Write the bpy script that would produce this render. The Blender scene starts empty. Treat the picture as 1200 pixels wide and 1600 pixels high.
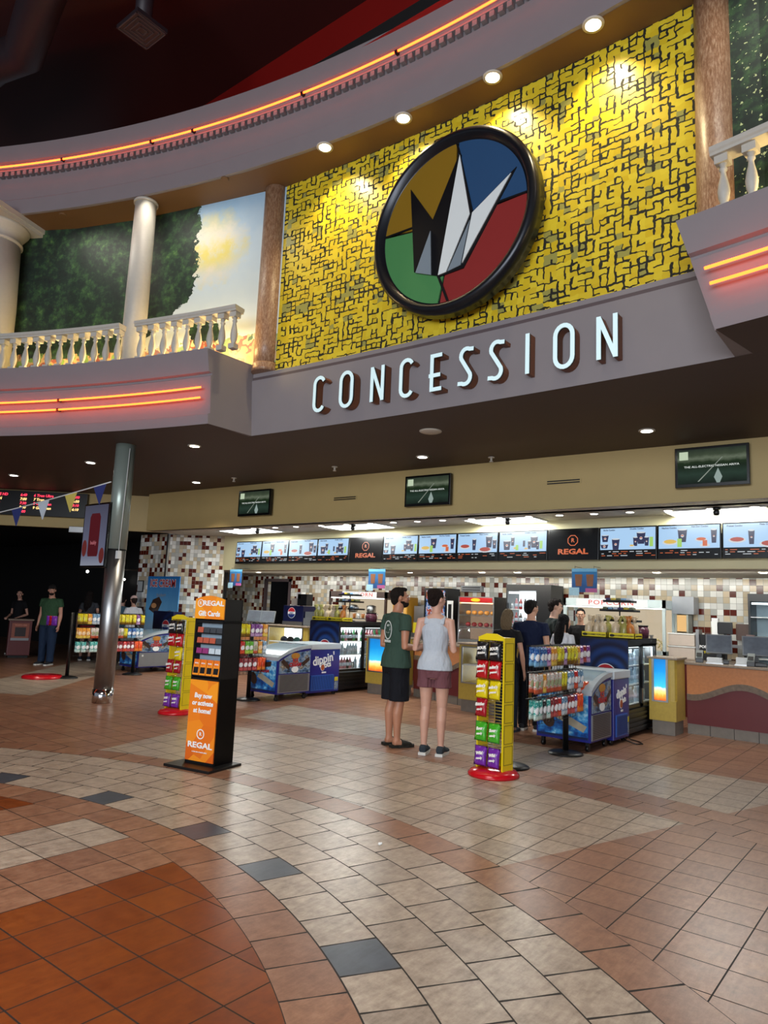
import bpy, bmesh, math, random
from mathutils import Vector, Matrix, Euler
random.seed(7)
SC = bpy.context.scene
COL = SC.collection
PI = math.pi

# ------------------------------------------------------------------ camera
# world frame: X along the concession counter, Y towards the counter, Z up (metres)
cam_d = bpy.data.cameras.new('camera')
cam = bpy.data.objects.new('camera', cam_d); COL.objects.link(cam)
cam_d.sensor_fit = 'VERTICAL'; cam_d.sensor_height = 36; cam_d.lens = 1100.75 / 1600 * 36
cam_d.clip_start = 0.05; cam_d.clip_end = 200
def cam_axes(pitch=0.13694, roll=0.04163, head=math.radians(51.6)):
    cp, sp = math.cos(pitch), math.sin(pitch)
    w = Vector((0, cp, sp)); u = Vector((0, -sp, cp)); r = Vector((1, 0, 0))
    r2 = math.cos(roll) * r + math.sin(roll) * u
    u2 = -math.sin(roll) * r + math.cos(roll) * u
    c, s = math.cos(head), math.sin(head)
    f = lambda v: Vector((v.x * s - v.y * c, v.x * c + v.y * s, v.z))
    return f(r2), f(u2), f(w)
_r, _u, _w = cam_axes()
cam.matrix_world = Matrix(((_r.x, _u.x, -_w.x, 4.5553), (_r.y, _u.y, -_w.y, 1.6582), (_r.z, _u.z, -_w.z, 1.55), (0, 0, 0, 1)))
SC.camera = cam
SC.view_settings.view_transform = 'Standard'
SC.view_settings.look = 'None'
SC.view_settings.gamma = 1
SC.view_settings.use_curve_mapping = False
SC.view_settings.exposure = 0.25

# ------------------------------------------------------------------ world and large lights
wd = bpy.data.worlds.new('world'); SC.world = wd; wd.use_nodes = True
wd.node_tree.nodes['Background'].inputs[0].default_value = (0.72, 0.8, 0.95, 1)
wd.node_tree.nodes['Background'].inputs[1].default_value = 0.22     # dim ambient fill through the open back, standing for assumed entrance daylight
def area(name, loc, aim, sx, sy, power, col=(1, 1, 1), spread=180):
    d = bpy.data.lights.new(name, 'AREA'); d.shape = 'RECTANGLE'; d.size = sx; d.size_y = sy
    d.energy = power; d.color = col; d.spread = math.radians(spread)
    o = bpy.data.objects.new(name, d); COL.objects.link(o); o.location = loc
    o.rotation_euler = (Vector(aim) - Vector(loc)).to_track_quat('-Z', 'Y').to_euler()
    return o
def spot(name, loc, aim, power, col=(1, 1, 1), ang=80, blend=.6, rad=.05):
    d = bpy.data.lights.new(name, 'SPOT'); d.energy = power; d.color = col
    d.spot_size = math.radians(ang); d.spot_blend = blend; d.shadow_soft_size = rad
    o = bpy.data.objects.new(name, d); COL.objects.link(o); o.location = loc
    o.rotation_euler = (Vector(aim) - Vector(loc)).to_track_quat('-Z', 'Y').to_euler()
    return o
def point(name, loc, power, col=(1, 1, 1), rad=.08):
    d = bpy.data.lights.new(name, 'POINT'); d.energy = power; d.color = col; d.shadow_soft_size = rad
    o = bpy.data.objects.new(name, d); COL.objects.link(o); o.location = loc
    return o
# fill lamps added out of view, standing for assumed entrance daylight and hall lights
area('entrance_fill_light', (5.0, -7.5, 3.4), (0, 6, 4.6), 10, 4.4, 1050, (.88, .94, 1), 150)
area('lobby_ceiling_fixture', (1.5, 1.0, 8.6), (1.5, 1.6, 0), 3.5, 3.5, 215, (1, .94, .86), 110)

# ------------------------------------------------------------------ node helpers
class NT:
    def __init__(s, name):
        s.m = bpy.data.materials.new(name); s.m.use_nodes = True
        s.t = s.m.node_tree; s.b = s.t.nodes['Principled BSDF']
    def n(s, kind, **kw):
        x = s.t.nodes.new(kind)
        for k, v in kw.items(): setattr(x, k, v)
        return x
    def put(s, sock, v):
        if isinstance(v, bpy.types.NodeSocket): s.t.links.new(v, sock)
        elif v is not None:
            if sock.type in ('RGBA',) and len(v) == 3: v = (*v, 1)
            sock.default_value = v
    def mth(s, op, a, b=None, c=None):
        x = s.n('ShaderNodeMath', operation=op)
        s.put(x.inputs[0], a)
        if b is not None: s.put(x.inputs[1], b)
        if c is not None: s.put(x.inputs[2], c)
        return x.outputs[0]
    def add(s, a, b): return s.mth('ADD', a, b)
    def sub(s, a, b): return s.mth('SUBTRACT', a, b)
    def mul(s, a, b): return s.mth('MULTIPLY', a, b)
    def div(s, a, b): return s.mth('DIVIDE', a, b)
    def flo(s, a): return s.mth('FLOOR', a)
    def fra(s, a): return s.mth('FRACT', a)
    def ab(s, a): return s.mth('ABSOLUTE', a)
    def gt(s, a, b): return s.mth('GREATER_THAN', a, b)
    def lt(s, a, b): return s.mth('LESS_THAN', a, b)
    def mx(s, a, b): return s.mth('MAXIMUM', a, b)
    def mn(s, a, b): return s.mth('MINIMUM', a, b)
    def mix(s, f, a, b):
        x = s.n('ShaderNodeMix', data_type='RGBA'); s.put(x.inputs[0], f); s.put(x.inputs[6], a); s.put(x.inputs[7], b)
        return x.outputs[2]
    def fmix(s, f, a, b): return s.add(s.mul(s.sub(1.0, f), a), s.mul(f, b))
    def xyz(s, which='Object'):
        tc = s.n('ShaderNodeTexCoord'); sp = s.n('ShaderNodeSeparateXYZ'); s.t.links.new(tc.outputs[which], sp.inputs[0])
        s.vec = tc.outputs[which]
        return sp.outputs[0], sp.outputs[1], sp.outputs[2]
    def comb(s, x, y, z=0.0):
        c = s.n('ShaderNodeCombineXYZ'); s.put(c.inputs[0], x); s.put(c.inputs[1], y); s.put(c.inputs[2], z); return c.outputs[0]
    def white(s, v):
        x = s.n('ShaderNodeTexWhiteNoise', noise_dimensions='3D'); s.t.links.new(v, x.inputs['Vector']); return x.outputs['Value']
    def noise(s, v, scale, detail=3.0, rough=.55):
        x = s.n('ShaderNodeTexNoise'); s.put(x.inputs['Scale'], scale); s.put(x.inputs['Detail'], detail); s.put(x.inputs['Roughness'], rough)
        if v is not None: s.t.links.new(v, x.inputs['Vector'])
        return x.outputs[0]
    def ramp(s, f, stops, interp='LINEAR'):
        x = s.n('ShaderNodeValToRGB'); s.put(x.inputs[0], f); r = x.color_ramp; r.interpolation = interp
        while len(r.elements) < len(stops): r.elements.new(.5)
        for e, (p, c) in zip(r.elements, stops): e.position = p; e.color = (*c, 1)
        return x.outputs[0]
    def bump(s, h, st=.3, dist=.01):
        x = s.n('ShaderNodeBump'); s.put(x.inputs['Strength'], st); s.put(x.inputs['Distance'], dist); s.put(x.inputs['Height'], h)
        s.t.links.new(x.outputs[0], s.b.inputs['Normal'])
    def out(s, col=None, rough=None, metal=None, emit=None, est=None, alpha=None, spec=None):
        if col is not None: s.put(s.b.inputs['Base Color'], col)
        if rough is not None: s.put(s.b.inputs['Roughness'], rough)
        if metal is not None: s.put(s.b.inputs['Metallic'], metal)
        if emit is not None: s.put(s.b.inputs['Emission Color'], emit); s.put(s.b.inputs['Emission Strength'], 1.0 if est is None else est)
        if spec is not None: s.put(s.b.inputs['Specular IOR Level'], spec)
        return s.m
_mc = {}
def srgb(h):
    if isinstance(h, str):
        h = h.lstrip('#'); h = [int(h[i:i + 2], 16) / 255 for i in (0, 2, 4)]
        return tuple(c / 12.92 if c <= .04045 else ((c + .055) / 1.055) ** 2.4 for c in h)
    return h
def mat(name, col, rough=.5, metal=0., var=.12, scale=9., emit=0., spec=None, bump=0.):
    """plain procedural surface with a little mottling"""
    if name in _mc: return _mc[name]
    c = srgb(col); s = NT(name); s.xyz()
    nz = s.noise(s.vec, scale, 3)
    a = tuple(max(0, x * (1 - var)) for x in c); b = tuple(min(1, x * (1 + var)) for x in c)
    cc = s.mix(nz, a, b)
    m = s.out(cc, rough, metal, spec=spec)
    if emit: s.out(emit=c, est=emit)
    if bump: s.bump(nz, bump, .01)
    _mc[name] = m
    return m
def glow(name, col, st):
    if name in _mc: return _mc[name]
    s = NT(name); c = srgb(col); m = s.out((0, 0, 0), .5, emit=c, est=st); _mc[name] = m; return m

# ------------------------------------------------------------------ mesh helpers
class MB:
    def __init__(s): s.bm = bmesh.new(); s.mi = 0
    def _f(s, vs, smooth=False):
        try: f = s.bm.faces.new(vs)
        except ValueError: return None
        f.material_index = s.mi; f.smooth = smooth; return f
    def box(s, x0, y0, z0, x1, y1, z1, bev=0.):
        vs = [s.bm.verts.new(p) for p in ((x0, y0, z0), (x1, y0, z0), (x1, y1, z0), (x0, y1, z0), (x0, y0, z1), (x1, y0, z1), (x1, y1, z1), (x0, y1, z1))]
        fs = [s._f([vs[i] for i in q]) for q in ((3, 2, 1, 0), (4, 5, 6, 7), (0, 1, 5, 4), (1, 2, 6, 5), (2, 3, 7, 6), (3, 0, 4, 7))]
        if bev:
            es = {e for f in fs for e in f.edges}
            bmesh.ops.bevel(s.bm, geom=list(es), offset=bev, segments=2, profile=.6, affect='EDGES', clamp_overlap=True, material=s.mi)
        return s
    def quad(s, a, b, c, d): s._f([s.bm.verts.new(p) for p in (a, b, c, d)]); return s
    def poly(s, pts): s._f([s.bm.verts.new(p) for p in pts]); return s
    def prism(s, pts, vec):
        """closed polygon pts (3D) swept by vec"""
        v = Vector(vec); a = [s.bm.verts.new(p) for p in pts]; b = [s.bm.verts.new(Vector(p) + v) for p in pts]
        n = len(pts); s._f(a[::-1]); s._f(b)
        for i in range(n): s._f([a[i], a[(i + 1) % n], b[(i + 1) % n], b[i]])
        return s
    def tube(s, pts, r, seg=10, caps=True, flat=None):
        """tube through pts, r number or list of number/(rx,ry); flat: fixed side vector for elliptical sections"""
        pts = [Vector(p) for p in pts]; n = len(pts)
        rs = r if isinstance(r, (list, tuple)) else [r] * n
        rings = []; prev = None
        for i, p in enumerate(pts):
            t = (pts[min(i + 1, n - 1)] - pts[max(i - 1, 0)])
            if t.length < 1e-9: t = Vector((0, 0, 1))
            t.normalize()
            if flat is not None: x = Vector(flat)
            elif prev is not None: x = prev
            else: x = Vector((1, 0, 0)) if abs(t.x) < .9 else Vector((0, 1, 0))
            x = (x - t * x.dot(t)); x.normalize(); y = t.cross(x); prev = x
            q = rs[i]; rx, ry = q if isinstance(q, (list, tuple)) else (q, q)
            rings.append([s.bm.verts.new(p + x * rx * math.cos(2 * PI * k / seg) + y * ry * math.sin(2 * PI * k / seg)) for k in range(seg)])
        for a, b in zip(rings, rings[1:]):
            for k in range(seg): s._f([a[k], a[(k + 1) % seg], b[(k + 1) % seg], b[k]], True)
        if caps: s._f(rings[0][::-1]); s._f(rings[-1])
        return s
    def cyl(s, x, y, z0, z1, r, seg=24, r2=None): return s.tube([(x, y, z0), (x, y, z1)], [r, r if r2 is None else r2], seg)
    def lathe(s, prof, seg=24, c=(0, 0, 0), smooth=True):
        rings = []
        for r, z in prof:
            rings.append([s.bm.verts.new((c[0] + r * math.cos(2 * PI * k / seg), c[1] + r * math.sin(2 * PI * k / seg), c[2] + z)) for k in range(seg)])
        for a, b in zip(rings, rings[1:]):
            for k in range(seg): s._f([a[k], a[(k + 1) % seg], b[(k + 1) % seg], b[k]], smooth)
        s._f(rings[0][::-1]); s._f(rings[-1]); return s
    def ell(s, c, r, seg=16, rings=10, rot=None):
        c = Vector(c); m = Euler(rot).to_matrix() if rot else Matrix.Identity(3); rr = []
        for i in range(1, rings):
            th = PI * i / rings
            rr.append([s.bm.verts.new(c + m @ Vector((r[0] * math.sin(th) * math.cos(2 * PI * k / seg), r[1] * math.sin(th) * math.sin(2 * PI * k / seg), -r[2] * math.cos(th)))) for k in range(seg)])
        a = s.bm.verts.new(c + m @ Vector((0, 0, -r[2]))); b = s.bm.verts.new(c + m @ Vector((0, 0, r[2])))
        for p, q in zip(rr, rr[1:]):
            for k in range(seg): s._f([p[k], p[(k + 1) % seg], q[(k + 1) % seg], q[k]], True)
        for k in range(seg):
            s._f([a, rr[0][(k + 1) % seg], rr[0][k]], True); s._f([b, rr[-1][k], rr[-1][(k + 1) % seg]], True)
        return s
    def disc(s, c, rx, ry, axx, axy, th=0., seg=20):
        """flat ellipse with half-axes along the 3D vectors axx, axy, thickness th along their normal"""
        c = Vector(c); ax, ay = Vector(axx), Vector(axy)
        pts = [c + ax * rx * math.cos(2 * PI * k / seg) + ay * ry * math.sin(2 * PI * k / seg) for k in range(seg)]
        if th: return s.prism(pts, ax.cross(ay).normalized() * th)
        return s.poly(pts)
    def arc(s, cx, cy, prof, a0, a1, n=48):
        """profile (r,z) closed polygon swept round a vertical axis between plan angles a0..a1 measured from +Y towards +X"""
        ring = []
        for i in range(n + 1):
            a = a0 + (a1 - a0) * i / n
            ring.append([s.bm.verts.new((cx + r * math.sin(a), cy + r * math.cos(a), z)) for r, z in prof])
        m = len(prof)
        for p, q in zip(ring, ring[1:]):
            for k in range(m): s._f([p[k], p[(k + 1) % m], q[(k + 1) % m], q[k]])
        s._f(ring[0][::-1]); s._f(ring[-1]); return s
    def text(s, txt, size, origin, ax=(1, 0, 0), ay=(0, 0, 1), th=.002, bold=0., sx=1., align='CENTER', sp=1.):
        cu = bpy.data.curves.new('t', 'FONT'); cu.body = txt; cu.size = size; cu.align_x = align; cu.align_y = 'CENTER'
        cu.extrude = th / 2; cu.offset = bold; cu.resolution_u = 2; cu.space_character = sp
        o = bpy.data.objects.new('t', cu); COL.objects.link(o)
        me = bpy.data.meshes.new_from_object(o.evaluated_get(bpy.context.evaluated_depsgraph_get()))
        bpy.data.objects.remove(o); bpy.data.curves.remove(cu)
        ax = Vector(ax).normalized(); ay = Vector(ay).normalized(); nz = ax.cross(ay); og = Vector(origin)
        vs = [s.bm.verts.new(og + ax * v.co.x * sx + ay * v.co.y + nz * v.co.z) for v in me.vertices]
        for p in me.polygons: s._f([vs[i] for i in p.vertices])
        bpy.data.meshes.remove(me); return s
    def obj(s, name, mats, parent=None, loc=(0, 0, 0), rz=0., recalc=True, hide=False):
        if recalc: bmesh.ops.recalc_face_normals(s.bm, faces=s.bm.faces[:])
        me = bpy.data.meshes.new(name); s.bm.to_mesh(me); s.bm.free()
        for m in (mats if isinstance(mats, (list, tuple)) else [mats]): me.materials.append(m)
        o = bpy.data.objects.new(name, me); COL.objects.link(o); o.location = loc; o.rotation_euler = (0, 0, rz)
        if parent is not None: o.parent = parent
        return o
def tag(o, label, cat, group=None, kind=None):
    if label: o['label'] = label
    if cat: o['category'] = cat
    if group: o['group'] = group
    if kind: o['kind'] = kind
    return o
def thing(name, label, cat, loc=(0, 0, 0), rz=0., group=None):
    o = bpy.data.objects.new(name, None); COL.objects.link(o); o.empty_display_size = .1
    o.location = loc; o.rotation_euler = (0, 0, rz); return tag(o, label, cat, group)
def struct(name, mb, m, recalc=True): o = mb.obj(name, m, recalc=recalc); o['kind'] = 'structure'; return o
def dup(root, loc, rz, label=None, group=None, cat=None):
    r = root.copy(); COL.objects.link(r); r.location = loc; r.rotation_euler = (0, 0, rz)
    if label: r['label'] = label
    if group: r['group'] = group
    for ch in list(root.children):
        c = ch.copy(); COL.objects.link(c); c.parent = r
        for g in list(ch.children):
            d = g.copy(); COL.objects.link(d); d.parent = c
    return r
ORD = ['first', 'second', 'third', 'fourth', 'fifth', 'sixth', 'seventh', 'eighth', 'ninth', 'tenth', 'eleventh', 'twelfth', 'thirteenth', 'fourteenth', 'fifteenth', 'sixteenth', 'seventeenth', 'eighteenth', 'nineteenth', 'twentieth']
# ------------------------------------------------------------------ structure materials
def floor_material():
    s = NT('floor_tiles'); x, y, z = s.xyz()
    T = .2855
    r = s.mth('SQRT', s.add(s.mul(x, x), s.mul(y, y)))
    ang = s.mth('ARCTAN2', x, y)
    inr = lambda v, a, b: s.mul(s.gt(v, a), s.lt(v, b))
    # square grid
    gx = s.div(x, T); gy = s.div(s.add(y, .06), T)
    fx, fy = s.fra(gx), s.fra(gy)
    def edge(f, w): return s.sub(1.0, s.mul(s.gt(f, w), s.lt(f, s.sub(1.0, w))))
    gsq = s.mx(edge(fx, .013), edge(fy, .013))
    idsq = s.comb(s.flo(gx), s.flo(gy), 3.0)
    # rings round the disc
    rr = s.div(s.sub(r, 4.514), .2872); row = s.flo(rr)
    aa = s.add(s.div(ang, math.radians(3.36)), s.add(6.36, s.mul(row, .43)))
    gring = s.mx(edge(s.fra(rr), .014), edge(s.fra(aa), s.add(.012, s.mul(s.ab(s.sub(s.fra(rr), .5)), .022))))
    idr = s.comb(row, s.flo(aa), 11.0)
    inring = inr(r, 4.514, 6.237)
    # second, wider band of two rows
    x2 = s.add(x, .2); y2 = s.add(y, 6.4)
    r2 = s.mth('SQRT', s.add(s.mul(x2, x2), s.mul(y2, y2)))
    a2 = s.mth('ARCTAN2', x2, y2)
    rr2 = s.div(s.sub(r2, 14.40), .297); row2 = s.flo(rr2)
    aa2 = s.add(s.div(a2, .297 / 14.7), s.mul(row2, .5))
    gb = s.mx(edge(s.fra(rr2), .013), edge(s.fra(aa2), .013))
    idb = s.comb(row2, s.flo(aa2), 23.0)
    inband = inr(r2, 14.40, 14.994)
    grout = s.fmix(inring, s.fmix(inband, gsq, gb), gring)
    # zone edges get a joint too
    cell = s.n('ShaderNodeMix', data_type='VECTOR'); s.put(cell.inputs[0], inband); s.put(cell.inputs[4], idsq); s.put(cell.inputs[5], idb)
    cell2 = s.n('ShaderNodeMix', data_type='VECTOR'); s.put(cell2.inputs[0], inring); s.put(cell2.inputs[4], cell.outputs[1]); s.put(cell2.inputs[5], idr)
    rnd = s.white(cell2.outputs[1])
    # kinds: 0 light, 1 brown, 2 orange, 3 slate
    indisc = s.lt(r, 4.514)
    ax, ay = s.ab(x), s.ab(y); mnxy = s.mn(ax, ay)
    spoke_b = s.lt(mnxy, .86); spoke_l = s.lt(mnxy, .285)
    disc_brown = s.mul(spoke_b, s.sub(1.0, spoke_l)); disc_orange = s.sub(1.0, spoke_b)
    ring_brown = s.mx(s.lt(row, .5), s.gt(row, 4.5))
    ia = s.flo(aa)
    m4 = s.mth('PINGPONG', 0.0, 1.0)
    dark = 0.0
    for k in (-8, -4, 0, 4, 8, 11, 15, 19, 23):
        e = s.lt(s.ab(s.sub(ia, float(k))), .3); dark = e if dark == 0.0 else s.mx(dark, e)
    ring_dark = s.mul(dark, s.lt(s.ab(s.sub(row, 1.0)), .3))
    sector = s.lt(ax, s.div(s.add(y, 1.63), 3.2))
    farz = s.gt(r2, 14.994)
    sector = s.mul(sector, s.sub(1.0, s.mul(farz, s.gt(y, 9.75))))
    leftlight = s.mul(farz, s.mul(s.lt(s.add(x, s.div(y, 1.08)), 0.0), s.gt(s.add(x, s.div(y, 1.08)), -1.9)))
    light_out = s.mx(sector, leftlight)
    out_brown = s.mx(s.sub(1.0, light_out), inband)
    brown = s.fmix(indisc, s.fmix(inring, out_brown, ring_brown), disc_brown)
    orange = s.mul(indisc, disc_orange); slate = s.mul(inring, ring_dark)
    n1 = s.noise(s.vec, 11, 8, .78)
    st = s.n('ShaderNodeMapping'); st.inputs['Scale'].default_value = (1, .2, 1); s.t.links.new(s.vec, st.inputs[0])
    n2 = s.noise(st.outputs[0], 34, 4, .7)
    nn = s.add(s.mul(n1, .62), s.mul(n2, .38))
    cl = s.ramp(nn, [(.34, srgb('76685b')), (.50, srgb('9b8c7d')), (.64, srgb('b2a494'))])
    cb = s.ramp(nn, [(.30, srgb('5f4032')), (.50, srgb('855f49')), (.68, srgb('9c775f'))])
    co = s.ramp(nn, [(.34, srgb('612b0c')), (.55, srgb('773a10')), (.68, srgb('834216'))])
    cs = s.ramp(nn, [(.32, srgb('353a42')), (.6, srgb('474d56'))])
    c = s.mix(brown, cl, cb); c = s.mix(orange, c, co); c = s.mix(slate, c, cs)
    hsv = s.n('ShaderNodeHueSaturation'); s.put(hsv.inputs['Value'], s.add(.88, s.mul(rnd, .24))); s.put(hsv.inputs['Color'], c)
    s.put(hsv.inputs['Hue'], s.add(.498, s.mul(rnd, .004)))
    c = s.mix(grout, hsv.outputs[0], srgb('181310'))
    rough = s.add(s.add(.24, s.mul(n1, .16)), s.mul(grout, .35))
    m = s.out(c, rough, spec=.45)
    s.bump(s.add(s.mul(s.sub(1.0, grout), 1.0), s.mul(nn, .10)), .35, .006)
    return m
def mosaic_material():
    """yellow relief of interlocking blocks with dark gaps"""
    s = NT('yellow_relief'); x, y, z = s.xyz(); C = .080
    nx = s.noise(s.vec, 14, 1); wob = s.mul(s.sub(nx, .5), .05)
    a = s.div(s.add(x, wob), C); b = s.div(s.add(z, wob), C * .86)
    ia, ib = s.flo(a), s.flo(b); fa, fb = s.fra(a), s.fra(b)
    w1 = s.white(s.comb(ia, ib, 1.0)); w2 = s.white(s.comb(ia, ib, 2.0)); w3 = s.white(s.comb(ia, ib, 3.0))
    th1 = s.add(.15, s.mul(w3, .24)); th2 = s.add(.15, s.mul(w1, .22))
    e1 = s.mul(s.lt(fa, th1), s.gt(w1, .46)); e2 = s.mul(s.lt(fb, th2), s.gt(w2, .42))
    gap = s.mx(e1, e2)
    w4 = s.white(s.comb(s.flo(s.div(a, 2.0)), s.flo(s.div(b, 2.0)), 5.0))
    olive = s.mul(s.gt(w4, .80), s.gt(w3, .45))
    c = s.mix(w3, srgb('c8ab20'), srgb('d6c032')); c = s.mix(olive, c, srgb('95904a'))
    c = s.mix(gap, c, srgb('14150e'))  # the near-black gap colour also paints in the drop shade between blocks
    m = s.out(c, s.add(.34, s.mul(gap, .5)), spec=.5)
    s.bump(s.sub(1.0, gap), .8, .02)
    return m
def wall_tile_material(name, axis='x', T=.105):
    s = NT(name); x, y, z = s.xyz(); u = x if axis == 'x' else y
    if axis == 'y': u = s.add(s.mul(x, .8192), s.mul(y, .5735))
    a, b = s.div(u, T), s.div(z, T)
    ia, ib = s.flo(a), s.flo(b)
    w = s.white(s.comb(ia, ib, 7.0)); w2 = s.white(s.comb(ia, ib, 9.0))
    c = s.ramp(w, [(0, srgb('e6e5de')), (.34, srgb('c9b89a')), (.54, srgb('b9a98f')), (.64, srgb('b5b5ae')), (.82, srgb('571d10'))], 'CONSTANT')
    e = s.mx(s.lt(s.fra(a), .045), s.lt(s.fra(b), .045))
    hsv = s.n('ShaderNodeHueSaturation'); s.put(hsv.inputs['Value'], s.add(.85, s.mul(w2, .3))); s.put(hsv.inputs['Color'], c)
    c = s.mix(e, hsv.outputs[0], srgb('8e887c'))
    m = s.out(c, s.add(.16, s.mul(e, .5))); s.bump(s.sub(1.0, e), .4, .004); return m
M_floor = floor_material(); M_mosaic = mosaic_material()
M_tile_x = wall_tile_material('wall_tile_checker'); M_tile_y = wall_tile_material('wall_tile_checker_side', 'y', .092)
M_grey = mat('mauve_grey_plaster', '827b7e', .62, var=.05, scale=3)
M_greyb = mat('dark_mauve_plaster', '54474a', .6, var=.05)
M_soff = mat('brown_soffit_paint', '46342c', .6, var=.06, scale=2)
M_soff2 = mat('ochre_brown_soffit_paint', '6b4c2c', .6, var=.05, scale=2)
M_cream = mat('cream_paint', 'b39c68', .6, var=.05, scale=3)
M_cream2 = mat('pale_cream_paint', 'cdc39a', .6, var=.04, scale=3)
M_white_c = mat('white_ceiling_tile', 'b9b4a8', .7, var=.04)
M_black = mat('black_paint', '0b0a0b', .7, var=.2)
M_maroon = mat('maroon_ceiling_paint', '3b110e', .6, var=.12, scale=1.2)
M_taupe = mat('dark_taupe_ceiling_paint', '4a3531', .6, var=.1, scale=1.2)
M_red = mat('red_wall_paint', '7c0a05', .5, var=.08, scale=1.5)
M_toe = mat('grey_kick_tile', '776f66', .4, var=.2, scale=14)
M_orange_lam = mat('orange_mottled_laminate', 'bb7a4b', .38, var=.22, scale=26)
M_maroon_lam = mat('maroon_laminate', '5e1f22', .42, var=.06)
M_yellow_lam = mat('yellow_mottled_laminate', 'b59a42', .4, var=.18, scale=24)
M_stone = mat('brown_marble_band', '6e5f51', .3, var=.55, scale=22)
M_ctop = mat('grey_stone_countertop', '8a7b6c', .25, var=.3, scale=40)
M_steel = mat('brushed_steel', 'a8a8a8', .38, 1., var=.06, scale=30)
M_chrome = mat('chrome', 'd8d8d8', .08, 1., var=.02)
M_blackp = mat('black_plastic', '101012', .38, var=.15)
M_blackm = mat('black_metal', '0c0c0d', .42, .2, var=.15)
M_whitep = mat('white_plastic', 'd9dad8', .4, var=.04)
M_ivory = mat('ivory_plaster', 'c3bdb2', .55, var=.05)
M_neon = glow('neon_red_orange', (1, .075, .010), 8.5)
M_lampw = glow('warm_downlight_lens', (1, .86, .58), 9)
M_lampc = glow('cool_downlight_lens', (1, .97, .9), 9)
M_panel = glow('fluorescent_panel', (.95, 1, .97), 4.2)
M_whiteglow = glow('fridge_light', (.85, .95, 1), 2.8)
M_glass = None
def glass():
    global M_glass
    if M_glass is None:
        s = NT('clear_glass'); t = s.n('ShaderNodeBsdfTransparent'); g = s.n('ShaderNodeBsdfGlossy'); g.inputs['Roughness'].default_value = .04
        mxs = s.n('ShaderNodeMixShader'); mxs.inputs[0].default_value = .07
        nz = s.noise(None, 3); s.put(t.inputs[0], s.mix(nz, (.93, .96, .96), (.97, .98, .98)))
        s.t.links.new(t.outputs[0], mxs.inputs[1]); s.t.links.new(g.outputs[0], mxs.inputs[2])
        s.t.links.new(mxs.outputs[0], s.t.nodes['Material Output'].inputs[0]); M_glass = s.m
    return M_glass

# ------------------------------------------------------------------ floor, ceilings, walls
struct('floor', MB().quad((-24, -14, 0), (14, -14, 0), (14, 20, 0), (-24, 20, 0)), M_floor, False)
ZS, ZT = 3.93, 7.72
FC, FR = (1.11, -32.8), 41.2          # sign wall circle
BC, BR = (.66, -10.01), 17.83         # balcony front circle
NC, NR = (.82, -10.48), 18.53         # cornice circle
def on(c, r, x): return c[1] + math.sqrt(r * r - (x - c[0]) ** 2)
def ang(c, r, x): return math.asin((x - c[0]) / r)
def cream_y(x): return 10.83 + (x + 8.9) * .058 if x < 2.93 else 11.515 + (x - 2.93) * .058
# lower soffit over the queue area: plan polygon between the facade and the cream bulkhead
pts = [(-15.9, on(BC, BR - .02, -15.9) if abs(-15.9 - BC[0]) < BR else 0)]
front = [(-15.5, on(BC, BR, -15.5)), (-13, on(BC, BR, -13)), (-11, on(BC, BR, -11)), (-9, on(BC, BR, -9)), (-7.5, on(BC, BR, -7.5)), (-6, on(BC, BR, -6)), (-4.5, on(BC, BR, -4.5)), (-3.1, on(BC, BR, -3.1))]
mid = [(-3.15, on(FC, FR, -3.15))] + [(x, on(FC, FR, x)) for x in (-2, -1, 0, 1, 2, 3.36)]
rgt = [(3.22, 7.6), (5, on(BC, BR, 5)), (7.5, on(BC, BR, 7.5))]
back = [(7.5, 12.2), (3, 11.9), (-5, 11.4), (-9.3, 11.3), (-9.9, 11.4), (-16, 6.5)]
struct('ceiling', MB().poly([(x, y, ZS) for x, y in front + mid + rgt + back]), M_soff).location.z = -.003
def arc_struct(name, c, prof, x0, x1, m, n=48, dr=0):
    r = prof[0][0]
    return struct(name, MB().arc(c[0], c[1], prof, ang(c, r, x0), ang(c, r, x1), n), m)
# sign fascia below the relief wall: flat face, thin shadow groove, lip
arc_struct('wall_sign_fascia', FC, [(FR, ZS), (FR + .30, ZS), (FR + .30, 4.86), (FR + .02, 4.86), (FR + .02, 4.80), (FR + .055, 4.79), (FR + .055, 4.765), (FR, 4.755)], -3.16, 3.37, M_grey)
arc_struct('trim_1', FC, [(FR + .012, 4.76), (FR + .05, 4.76), (FR + .05, 4.80), (FR + .012, 4.80)], -3.16, 3.3, M_greyb)
arc_struct('wall_relief', FC, [(FR + .05, 4.86), (FR + .3, 4.86), (FR + .3, ZT), (FR + .05, ZT)], -2.78, 2.93, M_mosaic, 24)
# balcony fronts left and right
def balcony(name, x0, x1, slope0, slope1):
    prof = [(BR - .005, ZS), (BR - .005, 4.07), (BR + .03, 4.085), (BR + .03, 4.62), (BR + .055, 4.635), (BR + .055, 4.66), (BR + .0, 4.675), (BR - .03, 5.0), (BR + .9, 5.0), (BR + .9, ZS)]
    mb = MB(); n = 40; ring = []
    for i in range(n + 1):
        t = i / n; x = x0 + (x1 - x0) * t; row = []
        for r, z in prof:
            dx = (slope0 * (1 - t) ** 8 + slope1 * t ** 8) * (z - ZS) / 1.07
            X = x + dx; yy = on(BC, r, min(max(X, BC[0] - r + .01), BC[0] + r - .01))
            if r > BR + .5: yy = max(yy, 8.27)
            row.append(mb.bm.verts.new((X, yy, z)))
        ring.append(row)
    m = len(prof)
    for p, q in zip(ring, ring[1:]):
        for k in range(m): mb._f([p[k], p[(k + 1) % m], q[(k + 1) % m], q[k]])
    mb._f(ring[0][::-1]); mb._f(ring[-1])
    return struct(name, mb, M_grey)
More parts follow.
